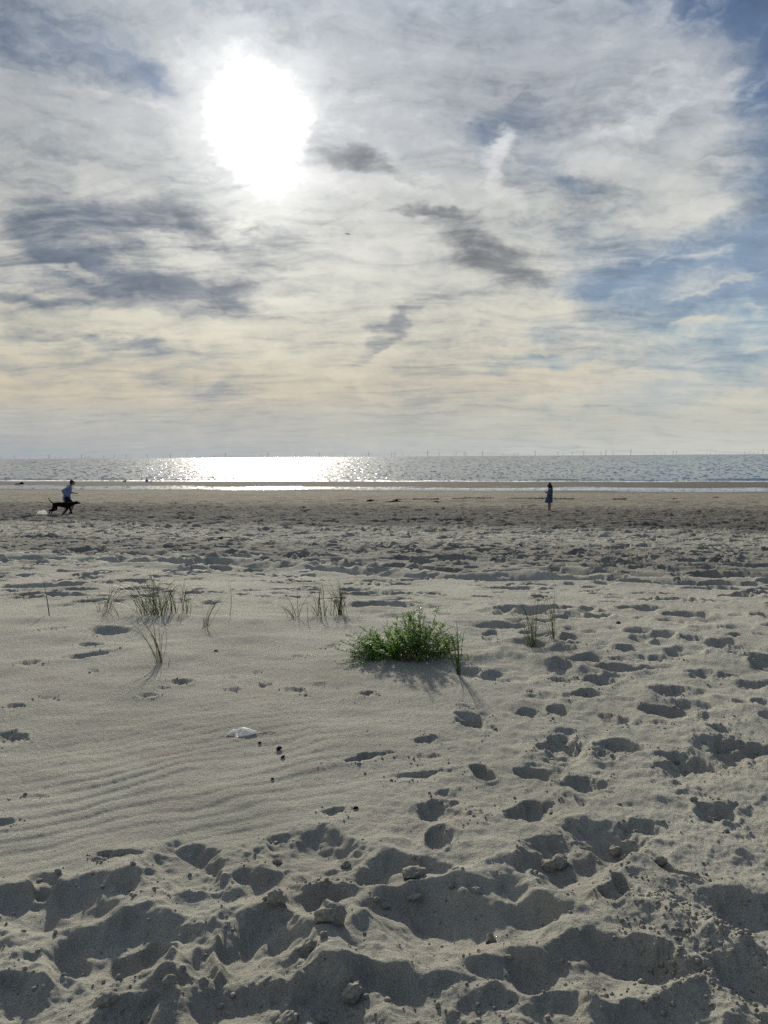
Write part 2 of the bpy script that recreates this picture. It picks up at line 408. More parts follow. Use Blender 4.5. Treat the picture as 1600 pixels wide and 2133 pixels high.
# ridges and mounds: a line of photo points, half width in photo pixels, height in metres
RIDGES = [
    ([(-60, 1975), (60, 1935), (180, 1922), (340, 1926)], 34, .05), ([(-60, 1842), (60, 1836), (150, 1838)], 30, .035),
    ([(230, 2065), (330, 1995), (430, 1945), (520, 1905), (600, 1880)], 38, .07), ([(590, 1865), (700, 1845), (790, 1862), (900, 1868), (1000, 1885)], 30, .04),
    ([(330, 2130), (440, 2064), (560, 2062), (700, 2065)], 34, .05), ([(440, 1955), (446, 2010), (455, 2040)], 11, .07), ([(700, 2030), (850, 2010), (1000, 2000), (1080, 1985)], 34, .035),
    ([(600, 1880), (640, 1930), (690, 1985), (700, 2060)], 40, .05), ([(740, 1900), (790, 1960), (850, 2010)], 34, .05), ([(1250, 2085), (1340, 2070), (1440, 2085), (1530, 2130)], 60, .05),
    ([(1080, 1800), (1110, 1850), (1160, 1880)], 26, .03), ([(1260, 1880), (1330, 1830), (1330, 1790)], 40, .035), ([(1340, 1900), (1480, 1960), (1560, 2040)], 60, .04),
    ([(1020, 2000), (1130, 1985), (1200, 1990)], 26, .03), ([(560, 1800), (600, 1755), (680, 1735)], 30, .03),
    ([(985, 1372), (1050, 1358), (1130, 1380), (1200, 1396)], 34, .085), ([(1120, 1418), (1180, 1432), (1240, 1436)], 20, .02),
    ([(760, 1352), (840, 1348), (930, 1372)], 42, .07), ([(820, 1378), (880, 1384)], 30, .03), ([(280, 1290), (360, 1284), (520, 1296)], 36, .05), ([(640, 1290), (740, 1290)], 30, .03), ([(0, 1295), (120, 1290)], 30, .04),
    ([(100, 1380), (300, 1345), (520, 1330), (700, 1330)], 30, .02),
]
RUTS = [([(-400, 1143), (0, 1149), (400, 1156), (800, 1163), (1200, 1174), (1600, 1184), (2000, 1196)], .19), ([(-400, 1160), (0, 1166), (400, 1176), (700, 1182), (1200, 1196), (1600, 1208), (2000, 1222)], .2),
        ([(700, 1192), (1100, 1208), (1600, 1226), (2000, 1240)], .14), ([(800, 1084), (1200, 1090), (1700, 1102)], .14), ([(-200, 1075), (200, 1077), (500, 1080)], .14)]


def seg_d(x, y, pts):
    d = np.full(x.shape, 1e9)
    for (ax, ay), (bx, by) in zip(pts[:-1], pts[1:]):
        ex, ey = bx - ax, by - ay
        wx, wy = x - ax, y - ay
        t = np.clip((wx * ex + wy * ey) / (ex * ex + ey * ey), 0, 1)
        d = np.minimum(d, np.hypot(wx - ex * t, wy - ey * t))
    return d


def prep():
    pits = []
    for (px, py, hw, hh, rot, dep, rim, rough) in PITS:
        c = ground(px, py)
        l, r = ground(px - hw, py), ground(px + hw, py)
        n, f = ground(px, py + hh), ground(px, py - hh)
        rx = (r[0] - l[0]) / 2
        ry = max((f[1] - n[1]) / 2, rx * 0.28)
        cy = (n[1] + f[1]) / 2
        # a turn seen in the picture becomes a larger turn on the foreshortened ground
        k = (2 * ry / rx) / (2 * hh / hw) if hh else 1
        a = math.atan2(math.sin(R(rot)) * k, math.cos(R(rot)))
        depth = min(dep * min(rx, ry) * (1.5 if hh < 8 else .9), .07)
        if py > 1738:
            rx, ry = rx * 1.08, ry * 1.08
            depth = min(max(.28 * min(rx, ry), .028), .066)
        pits.append((c[0], cy, rx, ry, a, depth, rim, rough))
    ridges = []
    for pts, w, h in RIDGES:
        g = [ground(*p) for p in pts]
        m = pts[len(pts) // 2]
        w1 = (ground(m[0] + w, m[1])[0] - ground(m[0] - w, m[1])[0]) / 2
        ridges.append((g, w1, h))
    ruts = [([ground(*p) for p in pts], d) for pts, d in RUTS]
    return pits, ridges, ruts


PITS_G, RIDGES_G, RUTS_G = prep()
_c = ground(1440, 1950)
FG_Y = ground(800, 1742)[1]
CRUST = (_c[0], _c[1], ground(1570, 1950)[0] - _c[0], ground(1440, 1850)[1] - _c[1])


def cellpits(x, y, c, seed, prob, depth, rim=0.35, rmin=.22, rmax=.42, aspmin=.45, anis=0.0):
    X, Y = x / c, y / c
    wx = pnoise(X * 3.1, Y * 3.1, seed + 5) * .10
    wy = pnoise(X * 3.1 + 9, Y * 3.1, seed + 6) * .10
    ix0, iy0 = np.floor(X), np.floor(Y)
    out = np.zeros_like(X)
    for dx_ in (-1, 0, 1):
        for dy_ in (-1, 0, 1):
            ix, iy = ix0 + dx_, iy0 + dy_
            ex = h2(ix, iy, seed)
            cx = ix + .5 + (h2(ix, iy, seed + 1) - .5) * .9
            cy = iy + .5 + (h2(ix, iy, seed + 2) - .5) * .9
            r = rmin + (rmax - rmin) * h2(ix, iy, seed + 3)
            a = h2(ix, iy, seed + 4) * np.pi * (1 - anis)
            asp = aspmin + (1 - aspmin) * h2(ix, iy, seed + 7)
            px_, py_ = X - cx + wx, Y - cy + wy
            u = (px_ * np.cos(a) + py_ * np.sin(a)) / r
            w = (-px_ * np.sin(a) + py_ * np.cos(a)) / (r * asp)
            q = np.sqrt(u * u + w * w)
            f = np.where(q < 1, -(1 - q ** 3.0), 0) + rim * np.exp(-((q - 1.12) / .22) ** 2)
            out += np.where(ex < prob, f * (.5 + h2(ix, iy, seed + 8)), 0)
    return out * depth


def crumbs(x, y, c, seed, prob=.55):
    """a bed of small lumps, each rounded on top"""
    X, Y = x / c, y / c
    ix0, iy0 = np.floor(X), np.floor(Y)
    out = np.zeros_like(X)
    for dx_ in (-1, 0, 1):
        for dy_ in (-1, 0, 1):
            ix, iy = ix0 + dx_, iy0 + dy_
            cx = ix + .5 + (h2(ix, iy, seed + 1) - .5) * .9
            cy = iy + .5 + (h2(ix, iy, seed + 2) - .5) * .9
            r = .25 + .4 * h2(ix, iy, seed + 3) ** 2
            t = h2(ix, iy, seed + 4) * np.pi
            ux, uy = X - cx, Y - cy
            q2 = ((ux * np.cos(t) + uy * np.sin(t)) ** 2 + ((uy * np.cos(t) - ux * np.sin(t)) * 1.5) ** 2) / (r * r)
            out = np.maximum(out, np.where(h2(ix, iy, seed + 5) < prob, np.sqrt(np.clip(1 - q2, 0, 1)) * r * 1.6, 0))
    return out


def height(x, y, info=False):
    x = np.asarray(x, float); y = np.asarray(y, float)
    shp = x.shape
    x = np.atleast_1d(x).ravel(); y = np.atleast_1d(y).ravel()
    z = base_z(x, y)
    v = y + SLOPE * x
    dist = np.hypot(x, y)
    # broad swells
    z = z + fbm(x / 5.0, y / 3.5, 3, 11) * .05 * sstep(6, 12, dist) * (1 - sstep(60, 90, v)) + fbm(x / 16, y / 7, 4, 71) * .05 * sstep(60, 90, v)
    idx = np.nonzero(v < 84)[0]
    if len(idx):
        xs, ys, vs, ds = x[idx], y[idx], v[idx], dist[idx]
        sd = poly_sd(xs, ys, SP) + fbm(xs * 1.3, ys * 1.3, 3, 5) * .22
        rough = sstep(-.12, .35, sd)                         # 0 on the wind-smoothed left side, 1 where people have walked
        wl = .035 + .05 * (1 - sstep(2.4, 3.6, ds))
        wxx = xs + fbm(xs * 2.6, ys * 2.6, 3, 21) * wl
        wyy = ys + fbm(xs * 2.6 + 7, ys * 2.6, 3, 22) * wl
        add = np.zeros_like(xs)
        rimz = np.zeros_like(xs)
        C = (1 - sstep(2.5, 3.15, ds + fbm(xs * 1.5, ys * 1.5, 2, 37) * .35)) * rough
        F = .032 * C * (1 + .6 * fbm(xs * 2.2, ys * 2.2, 3, 38))
        near = ds < 14
        for (cx, cy, rx, ry, a, dep, rim, rg) in PITS_G:
            fg = cy < FG_Y
            m = np.nonzero(near & (np.abs(xs - cx) < rx * 2.2 + ry) & (np.abs(ys - cy) < ry * 2.2 + rx))[0]
            if not len(m):
                continue
            lw = rg * .8 + .12
            ex = wxx[m] - cx + fbm(xs[m] / rx * 1.7, ys[m] / rx * 1.7, 3, 31) * rx * lw
            ey = wyy[m] - cy + fbm(xs[m] / rx * 1.7 + 5, ys[m] / rx * 1.7, 3, 32) * rx * lw * .7
            u = (ex * math.cos(a) + ey * math.sin(a)) / rx
            w = (-ex * math.sin(a) + ey * math.cos(a)) / ry
            ws = w - .38      # deepest near the far wall, a long gentle ramp towards the camera
            q = np.sqrt(u * u + np.where(ws > 0, (ws / .62) ** 2, (ws / 1.38) ** 2))
            # the wall away from the sea is steep, the near wall slopes gently
            if fg:
                h_ = dep * (q * q - 1) + .35 * dep * fbm(xs[m] * 4.5, ys[m] * 4.5, 3, 39)
                t_ = np.clip(.5 + .5 * (F[m] - h_) / .014, 0, 1)
                F[m] = F[m] * (1 - t_) + h_ * t_ - .014 * t_ * (1 - t_)
                rimz[m] = np.maximum(rimz[m], np.exp(-((q - 1.0) / .3) ** 2) * min(1, rg * 2.2) * .7)
                continue
            qq = np.clip(q, 0, 1)
            prof = -np.where(ws > 0, (1 - qq ** 2.2), (1 - qq) ** 1.25)
            d = dep * prof
            add[m] = np.minimum(add[m], d) + .35 * np.maximum(add[m], d) * (add[m] < 0) * (d < 0)
            rr = np.exp(-((q - 1.12) / .28) ** 2) * rim * .6 * dep * (.7 + .6 * fbm(xs[m] * 6, ys[m] * 6, 2, 33))
            add[m] += rr
            rimz[m] = np.maximum(rimz[m], np.exp(-((q - 1.0) / .3) ** 2) * min(1, rg * 2.2))
        add += F
        for g, w1, h in RIDGES_G:
            gx = [p[0] for p in g]; gy = [p[1] for p in g]
            m = np.nonzero((xs > min(gx) - 3 * w1) & (xs < max(gx) + 3 * w1) & (ys > min(gy) - 3 * w1) & (ys < max(gy) + 3 * w1))[0]
            if len(m):
                dd = seg_d(wxx[m], wyy[m], g) / w1
                add[m] += .62 * h * np.exp(-dd * dd * 1.2) * (.75 + .6 * fbm(xs[m] * 2.5, ys[m] * 2.5, 2, 35))
        for g, dep in RUTS_G:
            gy = [p[1] for p in g]
            m = np.nonzero((ys > min(gy) - 3) & (ys < max(gy) + 3))[0]
            if len(m):
                dd = seg_d(xs[m] + fbm(xs[m] / 1.5, ys[m] / 1.5, 2, 44) * .2, ys[m] + fbm(xs[m] / 2.2, ys[m] / 2.2, 3, 45) * .55, g)
                wv = .6 + .5 * fbm(xs[m] / 3, ys[m] / 3, 2, 46)
                add[m] += dep * wv * (-np.exp(-(dd / .26) ** 2) + .5 * np.exp(-((dd - .5) / .25) ** 2))
        # footprints all over the trodden ground
        v0_ = 6.5 - 2.6 * sstep(.3, 1.8, xs)
        mid = sstep(v0_, v0_ + 2, vs) * (1 - sstep(44, 60, vs)) * (.55 + .45 * sstep(5, 9, vs))
        dense = .62 + .35 * np.exp(-((vs - 17) / 5.0) ** 2) + .15 * fbm(xs / 4, ys / 2.5, 2, 51)
        k = np.nonzero(mid * rough > .01)[0]
        if len(k):
            f = cellpits(xs[k] * .72, ys[k] * 1.15, .56, 101, dense[k], .085, rim=.2, aspmin=.4, anis=.0)
            f += cellpits(xs[k] * .75 + 3.3, ys[k] * 1.2, .36, 201, dense[k] * .8, .045, rim=.2)
            f += cellpits(xs[k] * .6 + 1.3, ys[k], 1.05, 301, dense[k] * .55, .09, rim=.2, rmin=.2, rmax=.36)
            f += cellpits(xs[k] * .6, ys[k], .55, 351, .75 + 0 * xs[k], .085, rim=.25) * sstep(20, 27, vs[k]) * (1 - sstep(40, 50, vs[k]))
            add[k] += f * mid[k] * rough[k] * (1.0 + .45 * np.exp(-((vs[k] - 20) / 8) ** 2))
        k = np.nonzero((ds < 9.5) & (rough > .02))[0]
        if len(k):
            side = sstep(-.3, 1.2, xs[k])
            f = cellpits(xs[k] * 1.1, ys[k], .34, 401, .3 + .25 * side, .03, rim=.15)
            add[k] += f * rough[k] * (1 - sstep(7, 9.5, ds[k]))
            add[k] += fbm(wxx[k] * 2.3, wyy[k] * 2.6, 4, 64) * .035 * rough[k] * side * sstep(2.6, 3.4, ds[k]) * (1 - sstep(6, 9, ds[k]))
            nr_ = rough[k] * (1 - sstep(2.5, 3.7, ds[k]))
            add[k] += (.5 - np.abs(fbm(wxx[k] * 1.7 + .4, wyy[k] * 2.3, 3, 61))) * .04 * nr_ + fbm(xs[k] * 5, ys[k] * 6, 4, 62) * .014 * nr_
            add[k] += np.abs(fbm(xs[k] * 5, ys[k] * 5, 3, 63)) * -.012 * rough[k] * (1 - sstep(2.6, 5, ds[k]))
        # lumps of crust along the rims and in patches
        k = np.nonzero(ds < 11)[0]
        if len(k):
            patch = sstep(.25, .6, fbm(xs[k] * 1.3, ys[k] * 1.3, 3, 81) + .1 * sstep(.3, 1.2, xs[k])) * rough[k]
            crust = np.exp(-(((xs[k] - CRUST[0]) / CRUST[2]) ** 2 + ((ys[k] - CRUST[1]) / CRUST[3]) ** 2) ** 1.5)
            am = np.clip(rimz[k] * rough[k] * .9 * sstep(-.15, .3, fbm(xs[k] * 3.2, ys[k] * 3.2, 2, 83)) + patch * .3 + crust * .5, 0, 1)
            wx2 = xs[k] + fbm(xs[k] * 30, ys[k] * 30, 2, 85) * .012; wy2 = ys[k] + fbm(xs[k] * 30 + 4, ys[k] * 30, 2, 86) * .012
            add[k] += am * (crumbs(wx2, wy2, .040, 501, .6) * .014 + crumbs(wx2, wy2, .021, 601, .5) * .009 + crumbs(wx2, wy2 * .8, .075, 701, .4) * .016 * rimz[k])
            # fine tooth of damp, dimpled crust at the right edge
            dim = sstep(.9, 1.4, xs[k] / np.maximum(ys[k], 1) * 3.2) * rough[k] * (1 - sstep(4, 6, ds[k]))
            add[k] += dim * fbm(xs[k] * 45, ys[k] * 38, 2, 91) * .0035
        # wind ripples on the smooth side
        k = np.nonzero((ds < 9) & (rough < .98))[0]
        if len(k):
            ph = (ys[k] - xs[k] * .42) + fbm(xs[k] * .8, ys[k] * .8, 3, 95) * .16
            ph = ph + fbm(xs[k] * 3, ys[k] * 3, 2, 96) * .03
            rip = np.sin(ph * 2 * np.pi / .105); rip = rip * .6 + .25 * np.sin(ph * 4 * np.pi / .105 + .8) + np.sin(ph * 2 * np.pi / .31 + 1) * .3
            e1 = np.exp(-((ds[k] - 3.75) / .75) ** 2) * np.exp(-((xs[k] + 1.35) / .75) ** 2)
            e2 = np.exp(-((ds[k] - 3.5) / .55) ** 2) * np.exp(-((xs[k] + .45) / .3) ** 2)
            env = (e1 + e2 * .9) * (.5 + .5 * sstep(-.2, .2, fbm(xs[k] * .9, ys[k] * .9, 2, 97))) + .12
            add[k] += rip * .0044 * env * (1 - rough[k])
            add[k] += fbm(xs[k] * 1.2, ys[k] * 2.2, 3, 98) * .018 * (1 - rough[k])
            add[k] += fbm(xs[k] * 50, ys[k] * 62, 2, 99) * .0034 * (1 - rough[k]) * (.35 + .65 * sstep(3.2, 4.6, ds[k]))
        # small grain of relief everywhere
        add += fbm(xs * 14, ys * 14, 3, 111) * np.where(ds < 8, .006, .007) * (.35 + .65 * rough)
        add += fbm(xs * 1.1, ys * 2.6, 4, 121) * .07 * sstep(9, 16, vs) * (1 - sstep(44, 62, vs))
        add += fbm(xs * .35, ys * 1.5, 4, 131) * .12 * sstep(18, 30, vs) * (1 - sstep(70, 84, vs))
        z[idx] += add
        if info:
            r_all = np.zeros_like(x); r_all[idx] = rough
            rz = np.zeros_like(x); rz[idx] = rimz
            return z.reshape(shp), r_all.reshape(shp), rz.reshape(shp)
    if info:
        return z.reshape(shp), np.zeros(shp), np.zeros(shp)
    return z.reshape(shp)


def hz(x, y):
    return float(height(np.array([x]), np.array([y]))[0])


def gpt(px, py):
    """point of the finished sand seen at a photo pixel (the smooth position, dropped on the relief)"""
    x, y = ground(px, py)
    return Vector((x, y, hz(x, y)))


def tag(o, label=None, cat=None, group=None, kind=None):
    for k, v_ in (('label', label), ('category', cat), ('group', group), ('kind', kind)):
        if v_:
            o[k] = v_
    return o


def link(name, me, mat=None, parent=None, loc=None):
    o = bpy.data.objects.new(name, me)
    COL.objects.link(o)
    if mat is not None and me is not None and not me.materials:
        me.materials.append(mat)
    if parent is not None:
        o.parent = parent
    if loc is not None:
        o.location = loc
    return o


def mesh_np(name, co, quads=None, tris=None, smooth=True):
    me = bpy.data.meshes.new(name)
    me.vertices.add(len(co))
    me.vertices.foreach_set('co', np.ascontiguousarray(co, dtype=np.float32).ravel())
    loops, starts = [], []
    n = 0
    if quads is not None and len(quads):
        loops.append(quads.ravel()); starts.append(np.arange(len(quads)) * 4); n = len(quads) * 4
    if tris is not None and len(tris):
        loops.append(tris.ravel()); starts.append(np.arange(len(tris)) * 3 + n)
    loops = np.concatenate(loops).astype(np.int32); starts = np.concatenate(starts).astype(np.int32)
    me.loops.add(len(loops)); me.loops.foreach_set('vertex_index', loops)
    me.polygons.add(len(starts)); me.polygons.foreach_set('loop_start', starts)
    me.update(calc_edges=True)
    if smooth:
        me.polygons.foreach_set('use_smooth', np.ones(len(starts), bool))
    return me


# ------------------------------------------------------------------ sand
def mat_new(name):
    m = bpy.data.materials.new(name)
    m.use_nodes = True
    return m, NT(m.node_tree)


def principled(N, base, rough=.8, normal=None, spec=.3, **kw):
    b = N.n('ShaderNodeBsdfPrincipled')
    N.put(b.inputs['Base Color'], base)
    N.put(b.inputs['Roughness'], rough)
    N.put(b.inputs['Specular IOR Level'], spec)
    if normal is not None:
        N.put(b.inputs['Normal'], normal)
    for k, v_ in kw.items():
        N.put(b.inputs[k.replace('_', ' ')], v_)
    return b.outputs[0]


def out(N, sh):
    o = N.n('ShaderNodeOutputMaterial')
    N.t.links.new(sh, o.inputs['Surface'])


sand_m, N = mat_new('sand')
pos = N.n('ShaderNodeNewGeometry').outputs['Position']
sx_, sy_, sz_ = N.sep(pos)
vv = N.m('ADD', sy_, N.m('MULTIPLY', sx_, SLOPE))
vn = N.m('ADD', vv, N.m('MULTIPLY', N.m('SUBTRACT', N.noise(N.v('MULTIPLY', pos, (.06, .2, 0)), 1, 4, .6, dim='2D'), .5), 16))
g1 = N.noise(pos, 190, 4, .85)                  # grains
g2 = N.noise(pos, 42, 5, .8)
patch = N.noise(pos, 1.1, 4, .6)
pink = N.noise(N.v('MULTIPLY', pos, (1.6, 2.6, 1)), 1, 4, .65)
c = N.mix(N.mr(patch, .35, .65), (.41, .395, .33, 1), (.51, .492, .412, 1))
c = N.mix(N.mr(pink, .52, .7, 0, .55), c, (.42, .37, .315, 1))
c = N.mix(N.mr(g1, .30, .58, .7, .0), c, (.14, .135, .125, 1))
c = N.mix(N.mr(g2, .56, .7, 0, .45), c, (.46, .44, .38, 1))
shell = N.noise(pos, 60, 1, .5)
c = N.mix(N.mr(shell, .76, .8, 0, .8), c, (.08, .07, .065, 1))
# damp towards the sea: browner, darker, shinier; darkening is partly painted relief shade
fn = N.noise(N.v('MULTIPLY', pos, (.5, 1.6, 0)), 1, 5, .7, dim='2D')
damp = N.mr(vn, 20, 48)
c = N.mix(N.m('MULTIPLY', damp, .85), c, N.mix(N.mr(fn, .4, .62), (.15, .132, .10, 1), (.27, .245, .19, 1)))
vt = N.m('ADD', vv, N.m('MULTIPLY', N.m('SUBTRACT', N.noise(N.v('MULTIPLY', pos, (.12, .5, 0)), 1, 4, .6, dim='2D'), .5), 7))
relief_shade = N.m('MAXIMUM', N.m('MULTIPLY', N.m('MULTIPLY', N.mr(vt, 24, 30), N.mr(vt, 52, 42)), .85), N.m('MULTIPLY', N.m('MULTIPLY', N.mr(vt, 12, 14.5), N.mr(vt, 21, 17.5)), .5))
c = N.mix(relief_shade, c, (.115, .11, .098, 1))  # shade of the trodden and rutted relief painted into the colour as bands
wet = N.mr(vn, 84, 98)
c = N.mix(N.m('MULTIPLY', wet, .85), c, (.105, .095, .08, 1))
rg = N.mr(wet, 0, 1, 1.0, .95, 'LINEAR')
bn = N.n('ShaderNodeBump')
bn.inputs['Strength'].default_value = 1.0
bn.inputs['Distance'].default_value = .02
N.put(bn.inputs['Height'], N.m('ADD', N.m('MULTIPLY', g1, .35), g2))
bn2 = N.n('ShaderNodeBump')
bn2.inputs['Strength'].default_value = .7
bn2.inputs['Distance'].default_value = .2
far = N.noise(N.v('MULTIPLY', pos, (.7, 1.3, 1)), 4.0, 6, .75)
N.put(bn2.inputs['Height'], N.m('MULTIPLY', far, N.mr(vv, 8, 24)))
N.put(bn2.inputs['Normal'], bn.outputs[0])
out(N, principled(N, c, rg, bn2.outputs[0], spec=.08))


def polar(radii, angles, zfun, name, keep=None):
    nr, na = len(radii), len(angles)
    rr, aa = np.meshgrid(radii, angles, indexing='ij')
    x = rr * np.sin(aa); y = rr * np.cos(aa)
    z = zfun(x, y)
    co = np.stack([x, y, z], -1).reshape(-1, 3)
    i = np.arange(nr - 1)[:, None]; j = np.arange(na)[None, :]
    j2 = (j + 1) % na
    q = np.stack([i * na + j, i * na + j2, (i + 1) * na + j2, (i + 1) * na + j], -1).reshape(-1, 4)[:, ::-1]
    return co, q, nr, na


r_near = 1.0 / np.linspace(1 / 1.35, 1 / 8.6, 700)
r_far = np.geomspace(8.6, 62, 400)[1:]
r_v = np.geomspace(62, 170, 110)[1:]
r_out = np.geomspace(170, 60000, 20)[1:]
radii = np.concatenate([[.02, .3, .7, 1.1], r_near, r_far, r_v, r_out])
angles = np.concatenate([np.linspace(-30.5, 30.5, 840, endpoint=False), np.linspace(30.5, 60, 40, endpoint=False), np.linspace(60, 300, 60, endpoint=False), np.linspace(300, 329.5, 40, endpoint=False)])
co, q, nr, na = polar(radii, np.radians(angles), lambda x, y: height(x, y), 'beach')
cap = np.stack([np.zeros(na - 2, int), np.arange(1, na - 1), np.arange(2, na)], -1)[:, ::-1]
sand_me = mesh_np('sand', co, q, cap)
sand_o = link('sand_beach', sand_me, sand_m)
tag(sand_o, kind='structure', label='pale trodden beach sand with footprints and wind ripples')

# ------------------------------------------------------------------ sea
sea_m, N = mat_new('sea water')
pos = N.n('ShaderNodeNewGeometry').outputs['Position']
sx_, sy_, sz_ = N.sep(pos)
vv = N.m('ADD', sy_, N.m('MULTIPLY', sx_, SLOPE))
dist = N.v('LENGTH', pos)
lg = N.m('LOGARITHM', dist, 2.718)


def slopes(vec, scale, det, ro):
    nz = N.noise(vec, scale, det, ro, color=True)
    return N.v('SUBTRACT', nz, (.5, .5, .5))


# chop whose size grows with the distance at which it can still be told apart
s1 = slopes(N.v('MULTIPLY', pos, (.5, 1.1, 0)), 1.0, 3, .6)
s2 = slopes(N.comb(N.m('MULTIPLY', N.m('ARCTAN2', sx_, sy_), 230), N.m('MULTIPLY', lg, 16), 0), 1.0, 4, .6)
sl = N.v('ADD', N.v('MULTIPLY', s1, (.2, .2, 0)), N.v('MULTIPLY', s2, (.7, .7, 0)))
calm = N.mr(vv, 100, 140, .5, 1.0)
sl = N.v('SCALE', sl, scale=N.m('MULTIPLY', calm, 2.1))
nrm = N.v('NORMALIZE', N.v('ADD', sl, (0, 0, 1)))
edge = N.m('ADD', vv, N.m('MULTIPLY', N.m('SUBTRACT', N.noise(N.v('MULTIPLY', pos, (.05, .3, 0)), 1, 5, .65), .5), 9))
f1 = N.m('MULTIPLY', N.mr(edge, 129, 130.5), N.mr(edge, 134, 132))
f2 = N.m('MULTIPLY', N.mr(edge, 98, 100), N.mr(edge, 108, 104))
f2 = N.m('MULTIPLY', f2, N.mr(sx_, -8, 25, 0.05, .5))
foam = N.m('MAXIMUM', N.m('MULTIPLY', f1, .85), f2)
foam = N.m('MULTIPLY', foam, N.mr(N.noise(N.v('MULTIPLY', pos, (.22, .8, 0)), 1, 5, .7), .38, .56, .25, 1))
base = N.mix(foam, (.055, .095, .14, 1), (.78, .8, .8, 1))
ro = N.mr(foam, 0, 1, .16, .8, 'LINEAR')
out(N, principled(N, base, ro, nrm, spec=.42, IOR=1.333))

sr = np.concatenate([np.geomspace(78, 175, 170), np.geomspace(175, 60000, 130)[1:]])
sa = np.radians(np.linspace(-62, 62, 420))


def sea_z(x, y):
    v = y + SLOPE * x
    vw = v + fbm(x / 30, y / 12, 3, 901) * 3.5
    z = np.full(x.shape, SEA_Z)
    for c0, w, h, sd in ((133.5, .9, .18, 911), (140.5, 1.2, .24, 921), (152, 1.4, .15, 931)):
        on = sstep(.0, .35, fbm(x / 16, np.full_like(x, sd * .37), 2, sd) + .12)
        t = (vw - c0) / w
        z = z + h * on * np.exp(-np.where(t < 0, t * t * 3.2, t * t))
    z = z + fbm(x / 3.5, y / 2.2, 3, 941) * .05 * sstep(128, 140, v) * (1 - sstep(500, 900, v))
    return z


rr, aa = np.meshgrid(sr, sa, indexing='ij')
x = rr * np.sin(aa); y = rr * np.cos(aa)
co = np.stack([x, y, sea_z(x, y)], -1).reshape(-1, 3)
i = np.arange(len(sr) - 1)[:, None]; j = np.arange(len(sa) - 1)[None, :]
na = len(sa)
q = np.stack([i * na + j, (i + 1) * na + j, (i + 1) * na + j + 1, i * na + j + 1], -1).reshape(-1, 4)[:, ::-1]
vq = (co[:, 1] + SLOPE * co[:, 0])[q].max(1)
q = q[vq > 86]
sea_o = link('sea', mesh_np('sea', co, q), sea_m)
tag(sea_o, kind='structure', label='calm grey blue sea with glittering sun path')

# ------------------------------------------------------------------ simple materials
def plain(name, col, rough=.7, spec=.3, vary=.0, scale=20, trans=None, **kw):
    m, N = mat_new(name)
    c = (*col, 1) if len(col) == 3 else col
    if vary:
        n_ = N.noise(N.n('ShaderNodeTexCoord').outputs['Object'], scale, 4, .6)
        c = N.mix(N.mr(n_, .3, .7), tuple(x * (1 - vary) for x in c[:3]) + (1,), tuple(min(1, x * (1 + vary)) for x in c[:3]) + (1,))
    sh = principled(N, c, rough, None, spec, **kw)
    if trans:
        t = N.n('ShaderNodeBsdfTranslucent')
        N.put(t.inputs[0], (*trans[0], 1))
        mx = N.n('ShaderNodeMixShader')
        mx.inputs[0].default_value = trans[1]
        N.t.links.new(sh, mx.inputs[1]); N.t.links.new(t.outputs[0], mx.inputs[2])
        sh = mx.outputs[0]
    out(N, sh)
    return m


blade_m = plain('marram blade', (.12, .165, .07), .5, .3, .35, 6, trans=((.22, .30, .08), .35))
straw_glint_m = plain('dry blade and painted glint', (.45, .43, .31), .65, .25, .2, 8, trans=((.6, .57, .42), .3))  # dry blades; the pale colour also paints in glints on bent glossy blades
leaf_m = plain('fleshy leaf', (.06, .15, .035), .42, .45, .45, 14, trans=((.24, .46, .05), .5))
stem_m = plain('green stem', (.10, .13, .05), .6, .3, .3, 10)
petal_m = plain('white petal', (.82, .8, .82), .6, .3, 0, trans=((.8, .78, .8), .35))
clod_m = plain('damp sand clod', (.25, .235, .195), .95, .1, .3, 90)
black_m = plain('black coat', (.006, .006, .007), .9, .08)
dark_m = plain('dark weed', (.016, .014, .011), .8, .2, .4, 30)
skin_m = plain('skin', (.30, .17, .115), .55, .35)
hair_m = plain('dark hair', (.012, .009, .007), .6, .3)
blueshirt_m = plain('pale blue cloth', (.20, .26, .42), .85, .2, .15, 18)
denim_m = plain('denim', (.055, .09, .145), .9, .15, .3, 25)
shorts_m = plain('black cloth', (.012, .012, .016), .85, .2)
glass_m = plain('dark plastic', (.01, .01, .012), .2, .5)
turbine_m = plain('grey turbine paint', (.42, .44, .46), .6, .2)
plane_m = plain('aircraft paint', (.09, .09, .09), .5, .3)
white_m = plain('white plastic', (.85, .85, .82), .35, .5, trans=((.9, .9, .86), .45))
film_m, N = mat_new('thin clear plastic film')
tr_ = N.n('ShaderNodeBsdfTransparent'); mx_ = N.n('ShaderNodeMixShader')
mx_.inputs[0].default_value = .3
N.t.links.new(tr_.outputs[0], mx_.inputs[1]); N.t.links.new(principled(N, (.8, .8, .78, 1), .3, None, .5), mx_.inputs[2])
out(N, mx_.outputs[0])
heap_m = plain('pale loose sand', (.6, .59, .55), .95, .1, .2, 30, trans=((.85, .84, .8), .8))


# ------------------------------------------------------------------ builders
def frame_of(d):
    d = d.normalized()
    a = Vector((0, 0, 1)) if abs(d.z) < .9 else Vector((1, 0, 0))
    u = d.cross(a).normalized()
    return u, d.cross(u).normalized()


